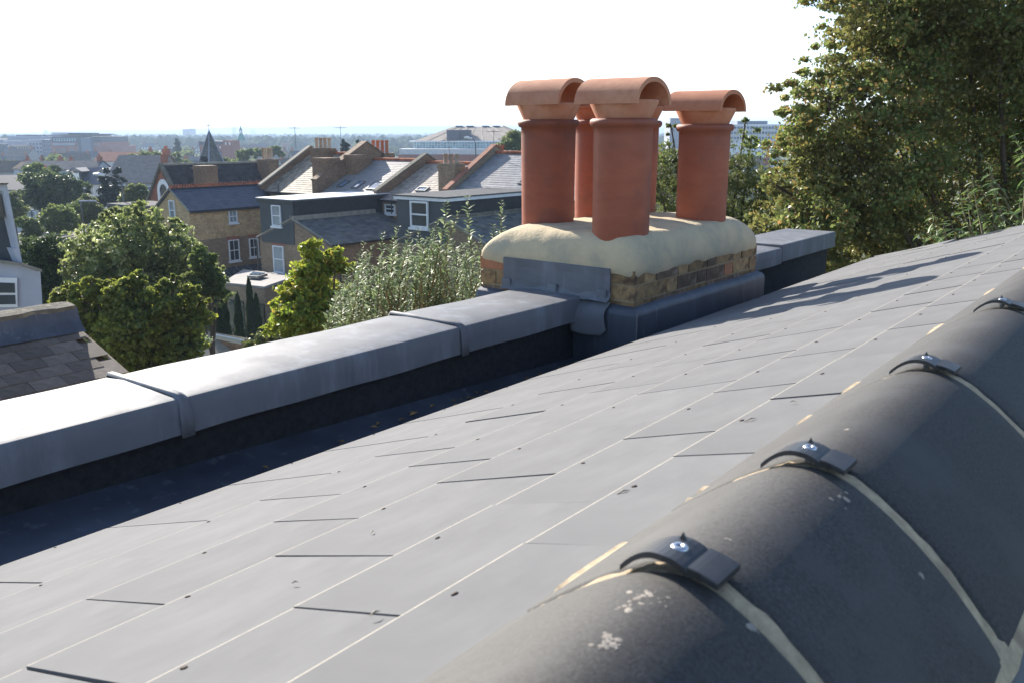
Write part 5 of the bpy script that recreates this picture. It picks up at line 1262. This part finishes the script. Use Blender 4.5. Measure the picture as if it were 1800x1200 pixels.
for (x1, y1, k) in [(1790, 232, 2), (1782, 270, 2), (1700, 318, 3), (1740, 295, 3), (1800, 340, 3), (1690, 345, 3), (1640, 375, 2), (1720, 370, 4), (1760, 360, 4), (1780, 400, 4), (1650, 400, 3), (1622, 400, 2), (1700, 400, 4), (1740, 410, 3), (1800, 300, 2), (1670, 385, 3)]:
    for j in range(k): S.append((x1 + r.uniform(10, 60), y1 + r.uniform(40, 80), x1 + r.uniform(-14, 14), y1 + r.uniform(-10, 12)))
shoots('peach_tree', 'young tree with long drooping narrow leaves beyond the far right roof edge', 'tree', S, 7.6, .105, .24, 'peach', 6, ZG, 2, 290, (1790, 520), .5, .75, None, .07)
# yellow-green oak in front of the outrigger
TR('yellow_green_tree', 'small bright yellow-green tree in front of the brown brick gable', 'tree', [(545, 440, 22), (572, 460, 26), (548, 480, 34), (590, 450, 18), (605, 470, 16), (560, 520, 45), (515, 510, 26), (505, 535, 28), (530, 560, 45), (590, 555, 45), (620, 530, 35), (500, 575, 30)], 17, 22000, .10, 'bright', 17, trunk=.09, clump=.27, aspect=.6, per=24, dspread=.8)
TR('pale_birch_tree', 'large pale grey-green tree with glittering small leaves left of the yellow brick house', 'tree', [(230, 440, 75), (180, 450, 60), (290, 440, 60), (215, 395, 42), (250, 385, 35), (160, 425, 45), (300, 400, 25), (330, 450, 40), (350, 490, 40), (260, 500, 80), (180, 510, 70), (200, 375, 18), (330, 500, 60), (370, 475, 20), (380, 520, 25), (140, 470, 40), (240, 372, 12), (272, 385, 12), (175, 385, 14), (320, 425, 14), (345, 440, 10)], 32, 30000, .17, 'birch', 31, trunk=.25, clump=.2, aspect=.5, per=28)
TR('glossy_cherry_tree', 'dark tree with glossy bright green leaves against the yellow brick wall', 'tree', [(355, 460, 22), (372, 490, 24), (345, 500, 30), (375, 455, 10), (350, 440, 12), (385, 510, 18)], 28, 8000, .15, 'mid', 33, trunk=.1, clump=.26, aspect=.5, per=28)
TR('yellow_maple_tree', 'broad dark maple with yellowing upper leaves in front of the pale tree', 'tree', [(105, 522, 16), (128, 508, 18), (150, 525, 30), (160, 498, 16), (185, 505, 18), (210, 525, 34), (195, 492, 10), (232, 500, 18), (255, 515, 16), (290, 505, 18), (310, 494, 14), (335, 512, 18), (352, 530, 14), (280, 535, 38), (325, 540, 28), (170, 560, 50), (230, 580, 60), (300, 570, 50), (250, 620, 60), (340, 560, 30), (190, 620, 40), (310, 610, 45), (240, 490, 16), (95, 525, 14)], 22, 42000, .12, 'maple', 35, trunk=.2, clump=.26, aspect=.8, per=36)
TR('grey_bush', 'grey-green bush at the foot of the maple', 'bush', [(300, 625, 28), (330, 610, 22), (280, 645, 26), (350, 600, 18)], 24, 9000, .07, 'silver', 36, trunk=.04, clump=.4)
TR('dark_elm_tree', 'dark leafy tree in the shade behind the white rendered house', 'tree', [(70, 470, 40), (90, 440, 35), (60, 440, 30), (110, 480, 35), (80, 510, 45), (50, 520, 30)], 34, 22000, .13, 'dark', 41, trunk=.18, clump=.32)
TR('ivy_hedge', 'low leafy hedge hanging over the fence below the bright tree', 'hedge', [(470, 600, 22), (500, 595, 26), (440, 610, 15), (530, 600, 24), (560, 590, 26), (600, 585, 26), (650, 575, 26)], 20, 12000, .08, 'grass', 42, trunk=.03, clump=.4)
# cypresses
cyp = [(386, 512, 600, 'leftmost and darkest of the thin cypresses, half hidden by the maple'), (398, 505, 592, 'second thin cypress from the left, in front of the pale fence'), (422, 515, 597, 'middle thin cypress standing alone in front of the pale fence'), (444, 490, 600, 'tallest of the thin cypresses by the pale fence'), (455, 517, 602, 'rightmost thin cypress touching its taller neighbour')]
for i, (x, yt, yb, lb) in enumerate(cyp):
    Y = 45; zt_, zb_ = PX(x, yt, Y=Y)[2], PX(x, 603, Y=Y)[2]; c = PX(x, yb, Y=Y); zb_ = ZG
    t = thing('cypress', (c[0], c[1], ZG), lb, 'cypress', 'thin cypresses along the pale fence'); rs_ = np.random.RandomState(60 + i)
    n = 5200; u = rs_.uniform(0, 1, n) ** .8; R_ = .36 * np.sqrt(np.clip(1 - u, 0, 1)) * (1 + .15 * np.sin(u * 30)) * (u > .02); an = rs_.uniform(0, 6.28, n); rad = R_ * rs_.uniform(.55, 1.05, n)
    pts = np.stack([np.cos(an) * rad, np.sin(an) * rad, .2 + u * (zt_ - ZG - .2)], 1); d = np.stack([np.cos(an) * .35, np.sin(an) * .35, np.ones(n)], 1) + rs_.normal(size=(n, 3)) * .15
    inst('crown', quad_mesh('crown', leaf_arrays(pts, .17, .35, rs_, .1, d), L['cypress']), t, (0, 0, 0))
    m = MB(); m.tube([(c[0], c[1], ZG), (c[0], c[1], ZG + (zt_ - ZG) * .9)], [.06, .01], 5); m.build('trunk', M['bark'], t)
# middle-distance individual trees
mids = [
 ('round_tree', 'large dark rounded tree left of centre-left, behind the railway', [(75, 330, 26), (100, 325, 30), (60, 345, 26), (90, 350, 32), (125, 345, 28), (140, 330, 18), (55, 318, 18), (115, 365, 25)], 105, 16000, .34, 'dark'),
 ('round_tree', 'mid green tree directly behind the large dark rounded tree', [(62, 300, 16), (50, 312, 16), (75, 310, 18)], 125, 6000, .36, 'olive'),
 ('copper_tree', 'small dark brown-green tree among the white terraces', [(94, 300, 12), (88, 303, 9)], 150, 2500, .36, 'dark'),
 ('round_tree', 'grey-green tree at left beside the white gable', [(22, 350, 14), (30, 370, 18), (18, 385, 16)], 90, 5000, .28, 'olive'),
 ('conifer', 'dark pointed conifer behind the street lamp, left of the pair', [(187, 300, 6), (186, 316, 10), (188, 335, 13), (190, 352, 16)], 110, 5000, .3, 'conifer'),
 ('conifer', 'taller dark conifer right behind the street lamp', [(205, 300, 7), (206, 318, 11), (210, 338, 15), (212, 352, 17), (222, 350, 14)], 108, 6000, .3, 'conifer'),
 ('spreading_tree', 'broad light green tree beyond the dark hall roof', [(235, 282, 14), (255, 278, 16), (280, 280, 16), (300, 290, 16), (320, 290, 14), (335, 295, 10), (270, 292, 18), (225, 295, 12), (310, 275, 8)], 200, 11000, .5, 'olive'),
 ('bushy_tree', 'yellow-green bushy tree by the platform canopy', [(150, 365, 20), (165, 375, 18), (140, 385, 16), (178, 380, 12), (155, 350, 12)], 85, 8000, .24, 'olive'),
 ('bushy_tree', 'pale yellow-green rounded tree left of the platform canopy', [(98, 372, 16), (110, 380, 20), (85, 385, 18), (120, 392, 18), (95, 400, 16)], 80, 8000, .24, 'mid'),
 ('bushy_tree', 'light olive bush beside the railway lamp', [(52, 395, 14), (62, 405, 14), (40, 390, 12), (50, 412, 12)], 72, 5000, .22, 'olive'),
 ('bushy_tree', 'brownish scrub tree below the street lamp', [(195, 382, 14), (215, 378, 16), (235, 372, 14), (205, 395, 20), (180, 400, 18), (245, 360, 10)], 62, 9000, .2, 'olive'),
 ('bushy_tree', 'pale green tree left of the red gable', [(232, 335, 12), (245, 345, 12), (225, 350, 14), (250, 330, 8), (258, 340, 8)], 100, 5000, .3, 'mid'),
 ('poplar_tree', 'dark oval poplar standing alone in the far plain left of the spire', [(312, 262, 6), (312, 254, 5), (312, 248, 4)], 420, 1500, 1.1, 'conifer'),
 ('dark_fir', 'dark fir rising right of the roof chimneys, left of the two', [(606, 256, 6), (604, 248, 3), (608, 265, 8)], 160, 2200, .45, 'conifer'),
 ('dark_fir', 'larger dark fir right of the red chimney pots', [(632, 250, 5), (636, 262, 10), (642, 270, 10), (630, 272, 9)], 150, 3000, .45, 'conifer'),
 ('round_tree', 'green tree left of the roof chimney with buff pots', [(428, 272, 12), (430, 285, 14), (440, 268, 8), (420, 290, 10)], 210, 3500, .55, 'olive'),
 ('round_tree', 'yellowish tree right of the buff chimney pots', [(452, 270, 10), (475, 268, 10), (485, 262, 8), (492, 272, 8)], 240, 3500, .6, 'mid'),
 ('round_tree', 'olive tree in front of the theatre roof beside the left chimney pot', [(900, 248, 18), (885, 255, 12), (915, 255, 16), (905, 238, 10), (925, 240, 14)], 120, 7000, .34, 'olive'),
 ('round_tree', 'light tree low in front of the red hall behind the spire base', [(395, 285, 10), (382, 292, 8), (408, 288, 9)], 170, 2500, .45, 'mid'),
]
for i, (nm, lb, sp2, Y, n, sz, lf) in enumerate(mids): TR(nm, lb, 'tree', sp2, Y, n, sz, lf, 100 + i, trunk=.2, clump=.34, per=30, limbs=False)
# distant tree copies (mesh shared)
protos = []
for i in range(6):
    rs_ = np.random.RandomState(200 + i); lb_ = [(rs_.uniform(-.35, .35), rs_.uniform(-.35, .35), rs_.uniform(.8, 1.5), rs_.uniform(.45, .7)) for _ in range(4)]
    pts = crown_points(lb_, 900, rs_, .4, 15); me = quad_mesh('distant_tree', leaf_arrays(pts, .17, .8, rs_, .4), L[['dark', 'olive', 'olive', 'mid', 'dark', 'conifer'][i]]); protos.append(me)
rs_ = np.random.RandomState(77)
for i in range(290):
    Y = float(np.exp(rs_.uniform(np.log(230), np.log(1300)))); px = rs_.uniform(-80, 1380); s_ = rs_.uniform(3.0, 5.5)
    if 128 < px < 230 and 300 < Y < 600 or px < 128 and 380 < Y < 600: continue
    if 705 < px < 950 and 200 < Y < 480: continue
    if 375 < px < 435 and 280 < Y < 440: continue
    if 1230 < px < 1345 and 250 < Y < 440: continue
    X = (px - CX) / FP / cp * Y
    o = bpy.data.objects.new('distant_tree', protos[i % 6]); COL.objects.link(o); place(o, WF(X, Y, gz(Y))); o.scale = (s_, s_, s_ * rs_.uniform(.8, 1.4) * .9); o.rotation_euler = (0, 0, rs_.uniform(0, 6))
    tag(o, 'distant %s tree among the town roofs, softened by haze' % ['dark rounded', 'olive', 'broad olive', 'light green', 'dark spreading', 'blackish green'][i % 6], 'tree', 'distant trees among the houses')
# far woodland and roofs as one mass each
def far_mass(name, mat, n, y0, y1, rr0, rr1, seed, flat=.6, sub=1, kind='stuff', lbl=None, cat=None):
    rs_ = np.random.RandomState(seed); m = MB()
    ico = [(0, 0, 1)] + [(math.cos(k * 1.2566) * .9, math.sin(k * 1.2566) * .9, .42) for k in range(5)] + [(math.cos(k * 1.2566 + .63) * 1, math.sin(k * 1.2566 + .63) * 1, -.4) for k in range(5)]
    fs = [(0, k + 1, (k + 1) % 5 + 1) for k in range(5)] + [(k + 1, k + 6, (k + 1) % 5 + 1) for k in range(5)] + [((k + 1) % 5 + 1, k + 6, (k + 1) % 5 + 6) for k in range(5)]
    for i in range(n):
        Y = float(np.exp(rs_.uniform(np.log(y0), np.log(y1)))); px = rs_.uniform(-150, 1500); X = (px - CX) / FP / cp * Y; r_ = rs_.uniform(rr0, rr1) * (1 + Y / 5000); c = WF(X, Y, gz(Y) + r_ * .5)
        m.add([(c[0] + v[0] * r_ * rs_.uniform(.8, 1.2), c[1] + v[1] * r_ * rs_.uniform(.8, 1.2), c[2] + v[2] * r_ * flat * rs_.uniform(.8, 1.25)) for v in ico], fs)
    o = m.build(name, mat, None); return tag(o, lbl, cat, None, kind)
M['farwood'] = surf('far_canopy', (.045, .065, .03), (.075, .09, .04), .02, 1, 0, 0); far_mass('far_woodland', M['farwood'], 9000, 900, 7500, 5, 10, 5, .9, lbl='hazy belt of tree canopies covering the plain up to the hills', cat='woodland')
m = MB(); rs_ = np.random.RandomState(8)
for i in range(420):
    Y = float(np.exp(rs_.uniform(np.log(1300), np.log(6000)))); px = rs_.uniform(-150, 1500); X = (px - CX) / FP / cp * Y; c = WF(X, Y, gz(Y)); w, d, h = rs_.uniform(8, 26), rs_.uniform(7, 14), rs_.uniform(7, 13)
    m.box(c[0] - w / 2, c[0] + w / 2, c[1] - d / 2, c[1] + d / 2, c[2], c[2] + h, i % 2)
tag(m.build('far_buildings', [M['offwhite'], M['farroof1']], None), 'countless tiny pale roofs scattered through the hazy plain', 'buildings', None, 'stuff')

# ================================================================== RAILWAY, LAMPS
def lamp(x, yt, Y, lbl, arm=1.4, h=None, kind=0, grp=None):
    p = PX(x, yt, Y=Y); z0 = gz(Y); t = thing('street_lamp', (p[0], p[1], z0), lbl, 'lamp post', grp)
    m = MB(); m.tube([(p[0], p[1], z0), (p[0], p[1], z0 + 1.2), (p[0], p[1], p[2])], [.13, .11, .07], 8); m.build('pole', M['metal'], t)
    dx = WF(-1, 0, 0)
    if kind == 0:
        e = Vector(p) + Vector(dx) * arm + Vector((0, 0, .55)); m = MB(); m.tube([p, Vector(p).lerp(e, .5) + Vector((0, 0, .1)), e], .04, 6); m.build('arm', M['metal'], t)
        m = MB(); m.tube([e + Vector((0, 0, 0)), e + Vector(dx) * .5 + Vector((0, 0, .1)), e + Vector(dx) * 1.0 + Vector((0, 0, .1))], [.09, .16, .08], 8); m.build('lamp_head', M['white'], t)
    else:
        c = Vector(p); d = Vector(WF(1, 0, 0)) * arm; m = MB(); m.tube([c - d * .1, c + d], [.09, .09], 6); m.build('lamp_head', M['officelt'], t)
lamp(214, 320, 78, 'tall grey street lamp with white curved head in front of the conifers')
lamp(142, 354, 80, 'railway platform lamp with a long flat pale head', 1.4, None, 1)
lamp(55, 370, 76, 'short platform lamp with small flat head beside the scrub', .25, None, 1)
lamp(147, 332, 100, 'thin platform lamp in front of the large dark tree', .3, None, 1)
lamp(836, 252, 110, 'black street lamp in front of the theatre glazing', .4, None, 0)
tk = [PX(20, 425, z=-12.2), PX(80, 412, z=-12.2)]
tr = thing('railway_track', tk[0], 'short visible stretch of railway track left of the scrub', 'track')
d = Vector(tk[1]) - Vector(tk[0]); n_ = Vector((-d.y, d.x, 0)).normalized()
m = MB(); e0, e1 = Vector(tk[0]) - d * 2, Vector(tk[1]) + d; m.slab([e0 - n_ * 4, e1 - n_ * 4, e1 + n_ * 4, e0 + n_ * 4], -.12); m.build('ballast_bed', M['gravel'], tr)
for o_ in (-2.4, -.95, .95, 2.4):
    m = MB(); m.tube([e0 + n_ * o_ + Vector((0, 0, .12)), e1 + n_ * o_ + Vector((0, 0, .12))], .07, 4); m.build('rail', M['rail'], tr)
pc = thing('platform_shelter', PX(245, 372, Y=75), 'low dark shelter roof left of the red gabled hall', 'shelter'); p = PX(245, 360, Y=75)
m = MB(); m.box(p[0] - 3.5, p[0] + 2, p[1] - 1, p[1] + 3, p[2] - .25, p[2]); m.build('roof', M['felt_roof'], pc); m = MB(); m.box(p[0] - 3.2, p[0] + 1.8, p[1] - .8, p[1] + 2.8, gz(75), p[2] - .26); m.build('wall', M['wood'], pc)
# scrub over the gardens
rs_ = np.random.RandomState(55); Q = []
for i in range(900):
    px = rs_.uniform(30, 620); Y = rs_.uniform(26, 82); p = PX(px, 500, Y=Y)
    if p[1] > 26 and p[0] > -60 and rs_.rand() < .8: continue
    Q.append((p[0], p[1], gz(Y) + rs_.uniform(0, .8), rs_.uniform(.5, 1.4)))
pts = crown_points(Q, 60000, rs_, .5, 30); me = quad_mesh('garden_scrub', leaf_arrays(pts, .2, .7, rs_, .5), L['grass'])
o = bpy.data.objects.new('garden_scrub', me); COL.objects.link(o); place(o, (0, 0, 0)); tag(o, 'low tangled scrub and grass covering the gardens and railway bank', 'undergrowth', None, 'stuff')

# ================================================================== HAZE
m = MB(); c = [WF(x, y, 0) for x, y in ((-11600, -70), (11600, -70), (11600, 8900), (-11600, 8900))]
m.hexa([(q[0], q[1], -19.5) for q in c] + [(q[0], q[1], 92) for q in c])
t_ = bpy.data.materials.new('haze_air'); t_.use_nodes = True; nt = t_.node_tree; nt.nodes.clear(); ov = nt.nodes.new('ShaderNodeOutputMaterial'); pv = nt.nodes.new('ShaderNodeVolumePrincipled')
pv.inputs['Color'].default_value = (.48, .63, .84, 1); pv.inputs['Density'].default_value = .00036; pv.inputs['Anisotropy'].default_value = .2
nt.links.new(pv.outputs[0], ov.inputs['Volume'])
hz = m.build('haze', t_, None); hz['kind'] = 'stuff'
